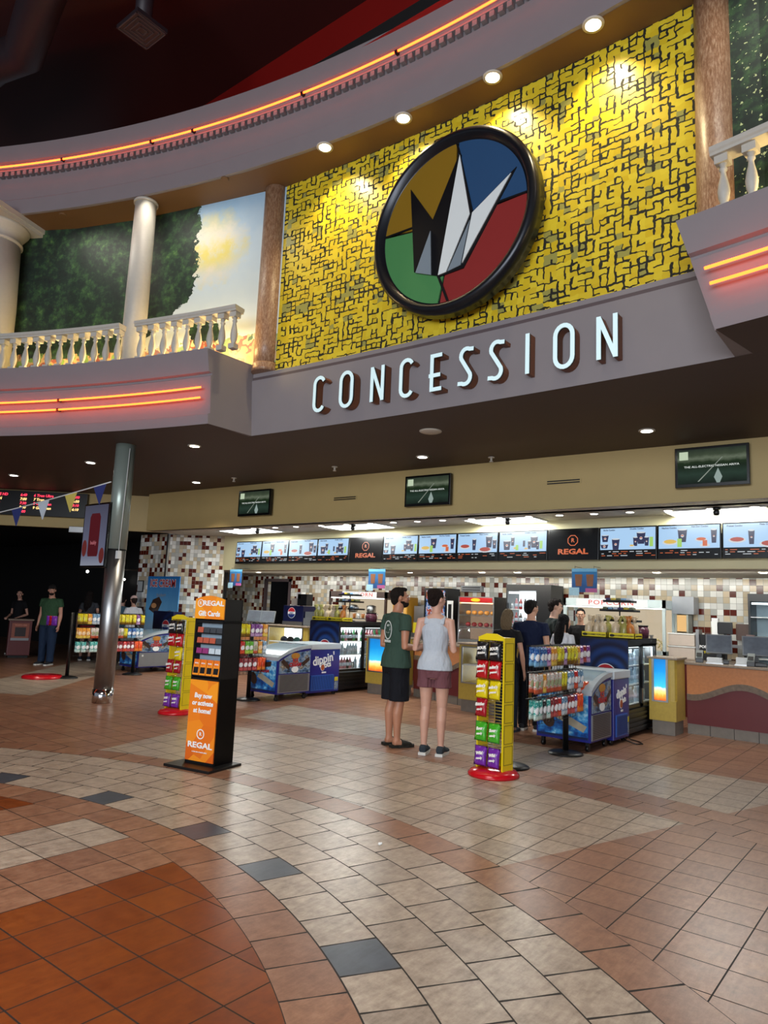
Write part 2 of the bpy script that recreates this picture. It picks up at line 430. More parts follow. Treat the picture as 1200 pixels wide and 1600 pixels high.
balcony('trim_2', -15.5, -3.1, 0, -.08); balcony('trim_3', 3.21, 7.5, -.3, 0)
struct('trim_4', MB().box(-3.19, 7.45, 4.60, -3.176, 8.2, 4.635), M_greyb)
# mural walls behind the balconies
def poly_wall(name, pl, z0, z1, m, th=.15):
    mb = MB()
    for (ax, ay), (bx, by) in zip(pl, pl[1:]):
        d = Vector((bx - ax, by - ay, 0)).normalized(); nrm = Vector((-d.y, d.x, 0)) * th
        mb.prism([(ax, ay, z0), (bx, by, z0), (bx + nrm.x, by + nrm.y, z0), (ax + nrm.x, ay + nrm.y, z0)], (0, 0, z1 - z0))
    return struct(name, mb, m)
def mural_y(x):   # left mural wall, continuing as an arc
    c = (-.2, -9.3); r = 17.6
    P = [(-15, -.2), (-12, 2.6), (-10, 4.6), (-8.8, 5.7), (-7.61, 6.55), (-6.63, 7.08), (-5.56, 7.49), (-4.42, 7.78), (-3.14, 8.13), (-2.75, 8.25)]
    for (a, b), (c_, d) in zip(P, P[1:]):
        if a <= x <= c_: return b + (d - b) * (x - a) / (c_ - a)
    return P[0][1]
# upper soffit ring with cornice
arc_struct('trim_5', NC, [(NR, ZT), (NR + 1.2, ZT + .005), (NR + 1.2, 8.95), (NR - .05, 8.95), (NR - .05, 8.66), (NR + .03, 8.63), (NR + .03, 8.40), (NR, 8.38), (NR, 8.0), (NR - .02, 7.98), (NR - .02, ZT)], -14.5, 9.5, M_grey, 90)
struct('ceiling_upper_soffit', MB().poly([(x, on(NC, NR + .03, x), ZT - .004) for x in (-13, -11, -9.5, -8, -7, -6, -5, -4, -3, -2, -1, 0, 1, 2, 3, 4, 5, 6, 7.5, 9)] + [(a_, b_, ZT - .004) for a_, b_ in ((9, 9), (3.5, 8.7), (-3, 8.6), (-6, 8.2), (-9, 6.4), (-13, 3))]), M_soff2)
# dentils: one part-like strip of square teeth
mb = MB(); da = .115 / NR
a = ang(NC, NR, -13.5)
while a < ang(NC, NR, 6):
    for (r0, r1) in ((NR - .055, NR + .03),):
        p = [(NC[0] + r * math.sin(t), NC[1] + r * math.cos(t)) for r, t in ((r0, a), (r0, a + da * .55), (r1, a + da * .55), (r1, a))]
        mb.prism([(x, y, 8.40) for x, y in p], (0, 0, .075))
    a += da
mb.arc(NC[0], NC[1], [(NR - .06, 8.475), (NR + .03, 8.475), (NR + .03, 8.50), (NR - .06, 8.50)], ang(NC, NR, -13.5), ang(NC, NR, 6), 80)
struct('trim_6', mb, M_grey)
# high ceiling and red upper wall
struct('wall_upper_red', MB().quad((-9, 8.9, 8.6), (12, 8.9, 8.6), (12, 8.9, 10.87), (-9, 8.9, 10.87)).quad((-9, 7.9, 8.9), (12, 7.9, 8.9), (12, 8.9, 8.9), (-9, 8.9, 8.9)), M_red)
struct('wall_upper_black', MB().box(-9, 8.3, 8.9, 12, 8.35, 9.56), M_black)  # black strip added where the gap above the cornice lies in shade
mb = MB()
mb.quad((-26, 8.9, 10.86), (14, 8.9, 10.86), (14, -6, 10.86), (-26, -6, 10.86))
struct('ceiling_high', mb, M_maroon)
struct('wall_lobby_left', MB().box(-26, -14, 0, -25.7, 12, 10.9), M_maroon)
# cream bulkhead
pl = [(-16, 5.9), (-12.39, 8.75), (-9.75, 11.1), (-9.0, 10.825)]
poly_wall('wall_left_bulkhead', [(-16.2, 5.3), (-12.39, 8.75), (-9.55, 11.25)], 3.1, ZS, M_cream, .12)
poly_wall('wall_bulkhead', [(-9.55, 10.80), (2.93, 11.515), (7.2, 11.75)], 3.09, ZS, M_cream, .16)
# recess ceiling, header, back wall
mb = MB().quad((-9.5, 10.9, 3.09), (7, 11.3, 3.09), (7, 13.0, 3.09), (-9.5, 12.6, 3.09))
struct('ceiling_recess', mb, M_white_c)
poly_wall('wall_header', [(-9.2, 12.28), (2.93, 12.3), (7.2, 12.32)], 2.30, 3.09, M_cream2, .1)
struct('ceiling_kitchen', MB().quad((-13.5, 12.3, 2.33), (7, 12.3, 2.33), (7, 15.1, 2.33), (-13.5, 15.1, 2.33)), M_white_c)
mb = MB(); mb.box(-13.6, 15, 0, -10.02, 15.15, 2.34); mb.box(-10.02, 15, 2.19, -9.13, 15.15, 2.34); mb.box(-9.13, 15, 0, 7, 15.15, 2.34)
struct('wall_back', mb, M_tile_x)
struct('wall_back_room', MB().box(-10.4, 16.2, 0, -8.8, 16.3, 2.4).box(-10.4, 15.15, 0, -10.3, 16.2, 2.4).box(-8.9, 15.15, 0, -8.8, 16.2, 2.4), M_black)
mb = MB().box(-10.1, 14.97, 0, -10.0, 15.02, 2.25).box(-9.15, 14.97, 0, -9.07, 15.02, 2.25).box(-10.1, 14.97, 2.17, -9.07, 15.02, 2.25)
struct('door_1', mb, M_greyb)
struct('wall_left_tile_pier', MB().box(-10.97, 11.6, 0, -9.80, 11.75, 3.12), M_tile_x)
mb = MB().prism([(-9.79, 11.6, 0), (-8.57, 12.3, 0), (-8.72, 12.45, 0), (-9.9, 11.75, 0)], (0, 0, 3.1))
struct('wall_left_tile_side', mb, M_tile_y)
struct('trim_7', MB().box(-9.83, 11.56, 0, -9.77, 11.62, 3.1), M_steel)
# dark hallway behind the left bulkhead
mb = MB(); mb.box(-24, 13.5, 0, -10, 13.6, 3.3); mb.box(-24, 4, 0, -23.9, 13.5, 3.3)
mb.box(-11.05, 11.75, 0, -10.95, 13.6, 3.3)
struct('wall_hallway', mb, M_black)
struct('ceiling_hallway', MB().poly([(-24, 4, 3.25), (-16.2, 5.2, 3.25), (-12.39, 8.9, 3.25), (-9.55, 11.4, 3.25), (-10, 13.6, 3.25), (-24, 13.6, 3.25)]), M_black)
# ------------------------------------------------------------------ painted murals
def mural_material(left=True):
    s = NT('painted_garden_mural' if left else 'painted_foliage_mural'); x, y, z = s.xyz()
    nb = s.noise(s.vec, 1.3, 4, .6); nf = s.noise(s.vec, 5.5, 5, .65); ns = s.noise(s.vec, 14, 3, .6)
    sky = s.ramp(s.add(s.div(s.sub(z, 5.0), 2.8), s.mul(s.sub(nb, .5), .5)), [(0, srgb('d9dfdc')), (.4, srgb('c6d0d0')), (.7, srgb('b4c4ce')), (1, srgb('8fb0cb'))])
    # yellow lit cloud
    dx = s.div(s.add(x, 4.0), .62); dz = s.div(s.sub(z, 6.95), .62)
    cl = s.add(s.add(s.mul(dx, dx), s.mul(dz, dz)), s.mul(s.sub(nf, .5), 1.8))
    cm = s.mth('SMOOTH_MIN', 1.0, s.mx(0.0, s.sub(1.15, cl)), .2)
    band = s.add(.5, s.mul(.5, s.mth('SINE', s.add(s.mul(z, 9.), s.mul(nf, 6.)))))
    sky = s.mix(s.mul(cm, .95), sky, s.mix(band, srgb('d8cdb4'), srgb('d9c660')))
    # foliage
    leaf = s.ramp(s.add(s.mul(nf, .7), s.mul(ns, .35)), [(.36, srgb('0d1713')), (.52, srgb('182a1e')), (.62, srgb('2d4a2a')), (.75, srgb('587a3c'))])
    if left:
        ed = s.add(s.sub(-4.3, x), s.mul(s.sub(nf, .5), .55))           # tree stands left of this edge
        ed = s.sub(ed, s.mul(s.mx(0.0, s.sub(6.25, z)), 1.3))
        ed2 = s.sub(s.add(.0, s.mul(s.sub(nf, .5), .3)), s.sub(s.mth('SQRT', s.add(s.mth('POWER', s.add(x, 4.05), 2.0), s.mth('POWER', s.mul(s.sub(z, 5.55), .8), 2.0))), .27))
        tree = s.mx(s.gt(ed, 0.0), s.gt(ed2, 0.0))
        c = s.mix(tree, sky, leaf)
        # garden and reddish buildings low down
        low = s.lt(s.add(z, s.mul(s.sub(nf, .5), .5)), 5.45)
        gard = s.ramp(s.noise(s.vec, 4.2, 2), [(.30, srgb('7c9a4a')), (.44, srgb('c9a06a')), (.54, srgb('9b4f3c')), (.62, srgb('dcc48c')), (.72, srgb('3c6a35'))], 'CONSTANT')
        c = s.mix(s.mul(low, .85), c, gard)
    else:
        fl = s.gt(s.noise(s.vec, 26, 2), .66)
        leaf = s.mix(fl, leaf, srgb('b8c28a')); c = leaf
    m = s.out(c, .6); return m
M_mural = mural_material(True); M_mural_r = mural_material(False)
def wall_strip(P, z0, z1, th=.02):
    mb = MB(); a = []
    for x, y in P: a.append((mb.bm.verts.new((x, y, z0)), mb.bm.verts.new((x, y, z1)), mb.bm.verts.new((x, y + th, z1)), mb.bm.verts.new((x, y + th, z0))))
    for p, q in zip(a, a[1:]):
        for k in range(4): mb._f([p[k], q[k], q[(k + 1) % 4], p[(k + 1) % 4]])
    mb._f(a[0]); mb._f(a[-1][::-1]); return mb
PL = [(-13, 1.9), (-12, 2.9), (-10.5, 4.2), (-9.4, 5.2), (-8.5, 5.95), (-7.61, 6.55), (-6.63, 7.08), (-5.56, 7.49), (-4.42, 7.82), (-3.14, 8.17), (-2.78, 8.27)]
struct('wall_mural_left', wall_strip([(x, y + .03) for x, y in PL], 4.9, ZT + .3, .15), M_ivory)
tag(wall_strip(PL, 5.0, ZT, .02).obj('mural', M_mural), 'painted garden mural with dark tree and yellow cloud, left of the yellow wall', 'mural')
PR = [(2.93, 8.37), (3.5, 8.33), (4.3, 8.1), (5.5, 7.7), (7, 7.0)]
struct('wall_mural_right', wall_strip([(x, y + .03) for x, y in PR], 4.9, ZT + .3, .15), M_ivory)
tag(wall_strip(PR, 5.0, ZT, .02).obj('mural', M_mural_r), 'painted green foliage mural at the upper right edge, behind the right balustrade', 'mural')
# brown marbled half columns beside the relief wall
def marble():
    s = NT('brown_faux_marble'); x, y, z = s.xyz(); mp = s.n('ShaderNodeMapping'); mp.inputs['Scale'].default_value = (1, 1, .25); s.t.links.new(s.vec, mp.inputs[0])
    a = s.noise(mp.outputs[0], 62, 6, .75); return s.out(s.ramp(a, [(.3, srgb('6a4630')), (.48, srgb('8f6a50')), (.6, srgb('a98a70')), (.74, srgb('c2ac94'))]), .4)
M_marble = marble()
for x0, x1, lab in ((-3.16, -2.80, 'brown marbled half column between the garden mural and the yellow wall'), (2.90, 3.26, 'brown marbled half column at the right end of the yellow wall')):
    xc = (x0 + x1) / 2; yc = on(FC, FR, xc) + .06; t = thing('half_column', lab, 'column', (xc, yc, 4.86))
    mb = MB(); mb.lathe([(.18, .12), (.18, .4), (.172, ZT - 4.86)], 28); mb.obj('shaft', M_marble, t)
    mb = MB(); mb.lathe([(.20, 0), (.20, .05), (.19, .07), (.20, .10), (.18, .13)], 28); mb.obj('base', M_marble, t)
# ------------------------------------------------------------------ white columns, balustrades
M_colm = mat('white_stone_column', 'b9b4aa', .5, var=.07, scale=20)
t = thing('column', 'slim round white column standing in the left balustrade', 'column', (-4.93, on(BC, BR + .36, -4.93), 5.0))
MB().lathe([(.175, 0), (.172, 1.2), (.16, ZT - 5.0)], 28).obj('shaft', M_colm, t); MB().lathe([(.185, ZT - 5.05), (.185, ZT - 5.02), (.17, ZT - 5.0)], 28).obj('capital', M_colm, t)
t = thing('column', 'thick white column with square capital at the left edge of the photo', 'column', (-7.50, on(BC, BR + .32, -7.50), 5.0))
MB().lathe([(.40, 0), (.40, 1.2), (.36, 2.32)], 36).obj('shaft', M_colm, t)
mb = MB(); mb.lathe([(.36, 2.28), (.39, 2.30), (.39, 2.33), (.36, 2.35), (.36, 2.42), (.40, 2.46), (.46, 2.54), (.48, 2.58)], 36); mb.box(-.50, -.50, 2.58, .50, .50, 2.64); mb.box(-.53, -.53, 2.64, .53, .53, ZT - 5.0)
o = mb.obj('capital', M_colm, t); o.rotation_euler = (0, 0, .35)
balm = MB(); balm.box(-.05, -.05, 0, .05, .05, .07); balm.lathe([(.036, .07), (.03, .09), (.046, .14), (.052, .20), (.042, .27), (.026, .34), (.022, .38), (.034, .395), (.034, .41), (.024, .42), (.036, .45)], 12); balm.box(-.055, -.055, .45, .055, .055, .52)
BAL = None
def balustrade(lab, x0, x1, skip=None, end=None):
    global BAL
    t = thing('balustrade', lab, 'balustrade', (0, 0, 5.0)); R_ = BR + .13
    a0, a1 = ang(BC, R_, x0), ang(BC, R_, x1)
    MB().arc(BC[0], BC[1], [(R_ - .085, .52), (R_ + .085, .52), (R_ + .085, .545), (R_ + .10, .56), (R_ + .10, .60), (R_ - .10, .60), (R_ - .10, .56), (R_ - .085, .545)], a0, a1, 40).obj('handrail', M_colm, t)
    n = int(round((a1 - a0) * R_ / .235)); 
    for i in range(n + 1):
        a = a0 + (a1 - a0) * (i + .35) / (n + .7)
        x, y = BC[0] + R_ * math.sin(a), BC[1] + R_ * math.cos(a)
        if skip and abs(x - skip) < .2: continue
        if BAL is None: b = balm.obj('baluster', M_colm, t); BAL = b
        else: b = BAL.copy(); COL.objects.link(b); b.parent = t
        b.location = (x, y, 0); b.rotation_euler = (0, 0, -a)
    if end:
        MB().box(-.13, -.13, 0, .13, .13, .13).obj('end_plinth', M_colm, t, (end[0], end[1], 0))
    return t
balustrade('white balustrade of turned balusters between the two left columns', -7.0, -4.86)
balustrade('white balustrade of turned balusters from the slim column to the balcony corner', -4.60, -2.84)
balustrade('white balustrade at the upper right edge of the photo', 3.20, 6.2)
# warm lights hidden on the balconies
for k, x in enumerate((-9, -7.4, -6.4, -5.4, -4.2, -3.4)):
    yy = .5 * (on(BC, BR, x) + dict(zip([-9, -7.4, -6.4, -5.4, -4.2, -3.4], [5.5, 6.7, 7.2, 7.55, 7.9, 8.1]))[x]) + .05
    point('balcony_uplight', (x, yy, 5.12), 16, (1, .72, .28), .06)
for x in (3.8, 5.0): point('balcony_uplight', (x, 7.85, 5.12), 12, (1, .72, .28), .06)
for x_ in (-5.9, -4.1): area('balcony_cove_light', (x_, mural_y(x_) - .75, 7.66), (x_, mural_y(x_) + .1, 6.2), 1.3, .12, 8, (1, .93, .8), 130)  # unseen strip lamps added under the soffit to brighten the murals
area('balcony_cove_light', (3.9, 7.6, 7.66), (3.9, 8.3, 6.2), 1.3, .12, 9, (1, .93, .8), 130)

# ------------------------------------------------------------------ round crown emblem
def emblem():
    t = thing('round_emblem', 'big round emblem with a black and white crown on four coloured quarters', 'emblem', (.235, 8.17, 6.11))
    R1 = 1.13; R0 = .985
    mb = MB(); mb.lathe([(R0 - .02, .02), (R0 - .02, .0), (R0 + .02, .02), (R0 + .05, .10), (R1 - .04, .10), (R1, .06), (R1, -.12), (R0 - .02, -.12)], 72)
    # close the ring as a hoop: drop the end caps
    for f in [f for f in mb.bm.faces if len(f.verts) > 8]: mb.bm.faces.remove(f)
    o = mb.obj('rim', mat('dark_navy_metal_rim', '23252b', .28, .55, var=.1), t, recalc=False); o.rotation_euler = (PI / 2, 0, 0)
    def poly(pts, y, th, m, name, lab=None):
        mb = MB(); mb.prism([(x, -y, z) for x, z in pts], (0, -th, 0)); o = mb.obj(name, m, t)
        if lab: o['label'] = lab
    def arcpts(a0, a1, n=24, r=R0): return [(r * math.cos(math.radians(a0 + (a1 - a0) * i / n)), r * math.sin(math.radians(a0 + (a1 - a0) * i / n))) for i in range(n + 1)]
    # photo positions relative to the emblem centre
    P = dict(top=(.11, .80), rt=(.82, .33), v=(.29, .02), vl=(-.25, .10), lt=(-.60, .62), bl=(-.50, -.50), bc=(-.16, -.64), br=(.17, -.61), gl=(-.27, .02), gr=(.29, -.02))
    ctr = (.05, -.02)
    cg, cb, cr, cy = [mat(n, c, .35, var=.03) for n, c in (('enamel_green', '4d8a52'), ('enamel_blue', '2b4d74'), ('enamel_red', '8d2d2b'), ('enamel_ochre', '8b6a1c'))]
    MB().prism([(x, 0, z) for x, z in arcpts(0, 350, 60, R0 + .01)], (0, .04, 0)).obj('backing', M_blackp, t)
    a_top, a_r, a_b, a_l = 86, 2, 262, 174
    poly(arcpts(a_top + 1, a_l - 1) + [ctr], .0, .02, cy, 'quarter_panel', 'ochre quarter panel')
    poly(arcpts(a_r + 1, a_top - 1) + [ctr], .0, .02, cb, 'quarter_panel', 'blue quarter panel')
    poly(arcpts(a_b + 1, 360 + a_r - 1) + [ctr], .0, .02, cr, 'quarter_panel', 'red quarter panel')
    poly(arcpts(a_l + 1, a_b - 1) + [ctr], .0, .02, cg, 'quarter_panel', 'green quarter panel')
    W, K, G = mat('enamel_white', 'dfe6e6', .3, var=.02), mat('enamel_black', '0d0f12', .35, var=.03), mat('enamel_grey', '7e8b95', .35, var=.03)
    poly([P['lt'], P['vl'], (.11, .84), (.13, .8), P['bc'], P['bl']], .02, .02, K, 'crown_spike', 'black left half of the crown')
    poly([(.11, .84), (.31, .02), (.86, .37), (.20, -.64), (-.16, -.66), (-.02, .2)], .021, .016, K, 'crown_outline')
    poly([(.115, .80), (.275, .0), (-.03, -.63), (-.14, -.64)], .04, .012, W, 'crown_spike', 'white centre spike')
    poly([(.31, -.0), (.80, .31), (.19, -.58)], .04, .012, W, 'crown_spike', 'white right spike')
    poly([(.28, -.08), (.17, -.60), (-.01, -.63)], .041, .012, G, 'crown_facet')
    poly([(-.27, -.04), (-.24, -.61), (-.47, -.52)], .041, .012, G, 'crown_facet')
    for sy in (0,): MB().prism([(-.02, -.03, -R0), (.012, -.03, -R0), (-.14, -.03, -.62), (-.17, -.03, -.62)], (0, -.012, 0)).obj('divider', K, t)
    MB().prism([(.11, -.021, .78), (.13, -.021, .78), (.07, -.021, R0), (.045, -.021, R0)], (0, -.012, 0)).obj('divider', K, t)
    MB().box(-R0, -.034, .085, -.55, -.021, .11).obj('divider', K, t); MB().box(.55, -.034, .015, R0, -.021, .04).obj('divider', K, t)
emblem()
# ------------------------------------------------------------------ CONCESSION letters
def ribbon(pts, w, closed=False):
    """outline quads of a stroke in the XZ plane"""
    P = [Vector((p[0], p[1])) for p in pts]; n = len(P); L, R = [], []
    for i in range(n):
        a = P[(i - 1) % n] if (closed or i > 0) else P[i]; b = P[(i + 1) % n] if (closed or i < n - 1) else P[i]
        d1 = (P[i] - a); d2 = (b - P[i])
        d1 = d1.normalized() if d1.length > 1e-6 else d2.normalized(); d2 = d2.normalized() if d2.length > 1e-6 else d1
        n1 = Vector((-d1.y, d1.x)); n2 = Vector((-d2.y, d2.x)); m = (n1 + n2); m = m.normalized() if m.length > 1e-6 else n1
        k = w / 2 / max(.45, m.dot(n1)); L.append(P[i] + m * k); R.append(P[i] - m * k)
    return L, R
def stroke(mb, pts, w, y0, y1, closed=False):
    L, R = ribbon(pts, w, closed); n = len(pts)
    a = [mb.bm.verts.new((p.x, y0, p.y)) for p in L]; b = [mb.bm.verts.new((p.x, y0, p.y)) for p in R]
    c = [mb.bm.verts.new((p.x, y1, p.y)) for p in L]; d = [mb.bm.verts.new((p.x, y1, p.y)) for p in R]
    for i in range(n if closed else n - 1):
        j = (i + 1) % n
        mb._f([a[i], a[j], b[j], b[i]]); mb._f([c[i], d[i], d[j], c[j]]); mb._f([a[i], c[i], c[j], a[j]]); mb._f([b[i], b[j], d[j], d[i]])
    if not closed: mb._f([a[0], b[0], d[0], c[0]]); mb._f([a[-1], c[-1], d[-1], b[-1]])
def arcp(cx, cz, rx, rz, a0, a1, n=10): return [(cx + rx * math.cos(math.radians(a0 + (a1 - a0) * i / n)), cz + rz * math.sin(math.radians(a0 + (a1 - a0) * i / n))) for i in range(n + 1)]
Hh = .45
def glyph(ch):
    h = Hh; w = .085
    if ch == 'C': return [(arcp(0, h - .09, w, .09, 25, 180, 8) + arcp(0, .09, w, .09, 180, 335, 8), False)]
    if ch == 'O': return [(arcp(0, h - .11, .095, .11, 0, 180, 10) + arcp(0, .11, .095, .11, 180, 360, 10), True)]
    if ch == 'N': return [([(-.085, 0), (-.085, h)], False), ([(-.085, h - .01), (.085, .01)], False), ([(.085, 0), (.085, h)], False)]
    if ch == 'E': return [([(.09, h - .02), (-.05, h - .02), (-.05, .02), (.09, .02)], False), ([(-.09, .19), (.07, .19)], False)]
    if ch == 'S': return [([(.10, h - .03)] + arcp(.01, h - .10, .075, .085, 60, 200, 8) + arcp(-.01, .10, .075, .085, 20, -120, 8) + [(-.10, .03)], False)]
    if ch == 'I': return [([(0, 0), (0, h)], False)]
M_letf = mat('pale_blue_letter_face', 'd9f4f8', .4, var=.02, emit=.22); M_letr = mat('rusty_letter_return', '6d3f22', .5, var=.25, scale=30); M_letb = mat('dark_letter_return', '20211f', .5, var=.1)  # the letters are unlit; a slight glow is added to brighten their faces
names = [('C', -1.77, 'first letter C'), ('O', -1.32, 'first letter O'), ('N', -.83, 'first letter N'), ('C', -.39, 'second letter C'), ('E', .02, 'letter E'), ('S', .43, 'first letter S'), ('S', .82, 'second letter S'), ('I', 1.20, 'letter I'), ('O', 1.615, 'second letter O'), ('N', 2.075, 'last letter N')]
for ch, x, lab in names:
    y = on(FC, FR, x); t = thing('sign_letter', 'pale blue channel ' + lab + ' of the word CONCESSION on the grey fascia', 'letter', (x, y, 4.105), 0, 'letters of the word CONCESSION')
    f = MB(); b = MB(); k = MB()
    for q_, (pts, cl) in enumerate(glyph(ch)): stroke(f, pts, .046, -.150 - .0008 * q_, -.142, cl); stroke(k, pts, .046, -.142, -.12, cl); stroke(b, pts, .040, -.12, -.004, cl)
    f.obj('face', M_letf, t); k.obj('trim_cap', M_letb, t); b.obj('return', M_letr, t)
# ------------------------------------------------------------------ neon tubes
def neon(lab, c, r, z, x0, x1, gaps=()):
    t = thing('neon_tube', lab, 'neon light', (0, 0, 0), 0, 'red orange neon tubes')
    a0, a1 = ang(c, r, x0), ang(c, r, x1); cuts = [a0] + [ang(c, r, g) for g in gaps] + [a1]
    for p, q in zip(cuts, cuts[1:]):
        n = max(8, int((q - p) / .02)); e = .0015
        MB().tube([(c[0] + r * math.sin(p + e + (q - p - 2 * e) * i / n), c[1] + r * math.cos(p + e + (q - p - 2 * e) * i / n), z) for i in range(n + 1)], .014, 8).obj('tube', M_neon, t)
    for g in cuts[1:-1]:
        MB().box(-.02, -.01, -.02, .02, .05, .02).obj('clip', M_blackp, t, (c[0] + r * math.sin(g), c[1] + r * math.cos(g), z))
    return t
neon('long neon tube round the upper cornice, above the dentils', NC, NR - .11, 8.53, -13, 6.5, (-10.5, -8.2, -6.25, -4.65, -3.9, -2.0, -.5, 1.0, 2.6))
neon('upper neon tube on the left balcony front', BC, BR - .075, 4.43, -14, -3.17, (-11, -8.5, -5.63))
neon('lower neon tube on the left balcony front', BC, BR - .075, 4.285, -14, -3.17, (-11, -8.5, -5.63))
neon('upper neon tube on the right balcony front', BC, BR - .075, 4.46, 3.13, 7.4, (5.2,))
neon('lower neon tube on the right balcony front', BC, BR - .075, 4.315, 3.17, 7.4, (5.2,))
# ------------------------------------------------------------------ downlights
def fixture(name, lab, loc, r, lens, group, ring=M_ivory):
    t = thing(name, lab, 'ceiling light', loc, 0, group)
    MB().lathe([(r * .84, -.012), (r * 1.18, -.012), (r * 1.2, -.002), (r * 1.2, .0), (r * .84, .0)], 28).obj('trim_ring', ring, t)
    MB().lathe([(r * .1, -.016), (r * .85, -.014), (r * .86, -.003)], 24).obj('lens', lens, t); return t
wl = [(-1.69, 7.92), (-.48, 8.07), (.78, 8.11), (2.0, 8.07)]
for i, (x, y) in enumerate(wl):
    fixture('downlight', f'warm recessed downlight above the yellow wall, {ORD[i]} from the left', (x, y, ZT - .004), .095, M_lampw, 'downlights over the yellow wall')
    spot('wall_washer', (x, y - .01, ZT - .04), (x, on(FC, FR, x), 6.4), 130, (1, .80, .45), 110, .9, .05)
for i, x in enumerate((-6.4, -4.9, -3.4)):
    t = MB().lathe([(.05, -.02), (.06, -.008), (.06, 0)], 16).obj('sprinkler_cover', M_soff2); t.location = (x, mural_y(x) - .45, ZT - .004); tag(t, ['small round cover in the ochre soffit above the thick column', 'small round cover in the ochre soffit beside the slim column', 'small round cover in the ochre soffit near the left half column'][i], 'ceiling cover', 'round covers in the upper soffit')
sl = [(-4.38, 8.16, 'by the balcony corner', 1), (-7.24, 8.07, 'left of the steel pole', 0), (-10.06, 8.01, 'nearest the left edge of the photo', 0), (-7.11, 10.26, 'above the left tiled wall', 0), (-1.68, 10.43, 'left of the ceiling speaker', 0), (1.74, 10.49, 'nearest the right hand screen', 0)]
for x, y, s_, w_ in sl:
    fixture('downlight', 'lit recessed downlight in the dark lower soffit, ' + s_, (x, y, ZS - .004), .085, M_lampw if w_ else M_lampc, 'downlights in the lower soffit')
    spot('soffit_downlight', (x, y, ZS - .04), (x, y, 0), 120 if x < -6 else 60, (1, .88, .7), 95, .8, .06)
tag(MB().lathe([(.02, -.03), (.12, -.02), (.15, -.008), (.15, 0)], 28).obj('ceiling_speaker', M_ivory, None, (-.68, 9.19, ZS - .004)), 'unlit round white ceiling speaker in the dark soffit below the word CONCESSION', 'speaker')
for i, (x, y) in enumerate(((-.76, 10.96), (-3.48, 10.39), (-6.0, 10.3))):
    t = thing('sprinkler', ['ceiling sprinkler head between the middle and right screens', 'ceiling sprinkler head left of the middle screen', 'ceiling sprinkler head near the left screen'][i], 'sprinkler', (x, y, ZS - .004), 0, 'sprinklers in the lower soffit')
    MB().lathe([(.05, -.01), (.05, 0)], 16).obj('plate', M_ivory, t); MB().tube([(0, 0, -.01), (0, 0, -.06)], .018, 8).lathe([(.03, -.075), (.03, -.065)], 12).obj('head', M_ivory, t)
xs = [-6.95, -6.45, -5.85, -5.30, -4.66, -4.05, -3.5, -3.0, -2.5, -2.0, -1.45, -.95, -.45, .05, .58, 1.1, 1.62, 2.17, 2.7, 3.3]
for i, x in enumerate(xs):
    fixture('downlight', f'small bright downlight along the cream bulkhead edge, {ORD[i]} from the left', (x, cream_y(x) + .30, 3.085), .062, M_lampc, 'small downlights behind the bulkhead')
for i, (x0, x1) in enumerate(((-7.6, -6.3), (-4.75, -3.45), (-1.65, -.45), (1.55, 2.8))):
    y0 = cream_y(x0) + .42
    t = thing('ceiling_light_panel', f'bright rectangular fluorescent panel over the counter, {ORD[i]} from the left', 'ceiling light', ((x0 + x1) / 2, y0 + .3, 3.086), 0, 'fluorescent panels')
    w = (x1 - x0) / 2; MB().box(-w - .03, -.33, -.012, w + .03, .33, 0).obj('frame', M_whitep, t); MB().box(-w, -.3, -.018, w, .3, -.012).obj('diffuser', M_panel, t)
    area('panel_and_fill_light', ((x0 + x1) / 2, y0 + .3, 3.05), ((x0 + x1) / 2, y0 + .3, 0), 1.2, .55, 62, (.98, 1, .95))
area('panel_and_fill_light', (-.0, 13.3, 2.30), (-.0, 14.6, 0), 7, .25, 95, (1, .97, .88)); area('panel_and_fill_light', (-7.0, 13.3, 2.30), (-7.0, 14.6, 0), 5, .25, 60, (1, .97, .88))  # area lamps added to brighten the kitchen wall; no panels hang here
for i, (x, y) in enumerate(((-6.4, 11.35), (-3.95, 11.5), (-.85, 11.7), (2.25, 11.75))):
    t = thing('security_camera', f'black dome security camera under the recess ceiling, {ORD[i]} from the left', 'camera', (x, y, 3.085), 0, 'security cameras')
    MB().lathe([(.05, -.035), (.055, 0)], 16).obj('mount', M_blackp, t); MB().ell((0, -.02, -.07), (.045, .045, .045)).obj('dome', M_blackp, t)
for i, x in enumerate((-8.6, -4.9, -4.0, -2.3, -1.55, .95, 2.5)):
    fixture('downlight', f'small downlight in the kitchen ceiling behind the header, {ORD[i]} from the left', (x, 13.4, 2.326), .06, M_lampc, 'kitchen downlights')
# ------------------------------------------------------------------ screens on the bulkhead
def tv_material():
    s = NT('screen_landscape'); x, y, z = s.xyz('Object')
    n = s.noise(s.vec, 7, 4); h = s.add(s.div(z, .25), s.mul(s.sub(n, .5), .35))
    c = s.ramp(s.add(.5, s.mul(h, .5)), [(0, srgb('141c16')), (.3, srgb('2d4136')), (.5, srgb('1b2a1c')), (.62, srgb('24351f')), (.72, srgb('6f7a66')), (.8, srgb('46523f')), (1, srgb('26302a'))])
    w = s.gt(s.sub(1.0, s.add(s.ab(s.div(s.sub(x, .08), .05)), s.ab(s.div(s.add(z, .15), .12)))), 0.0)
    c = s.mix(w, c, srgb('a4b6b0'))
    return s.out((0, 0, 0), .6, emit=c, est=.6, spec=.1)
M_tv = tv_material(); M_txtw = glow('screen_text_white', (.75, .8, .75), .9); M_bezel = mat('glossy_black_bezel', '070708', .22, var=.1)
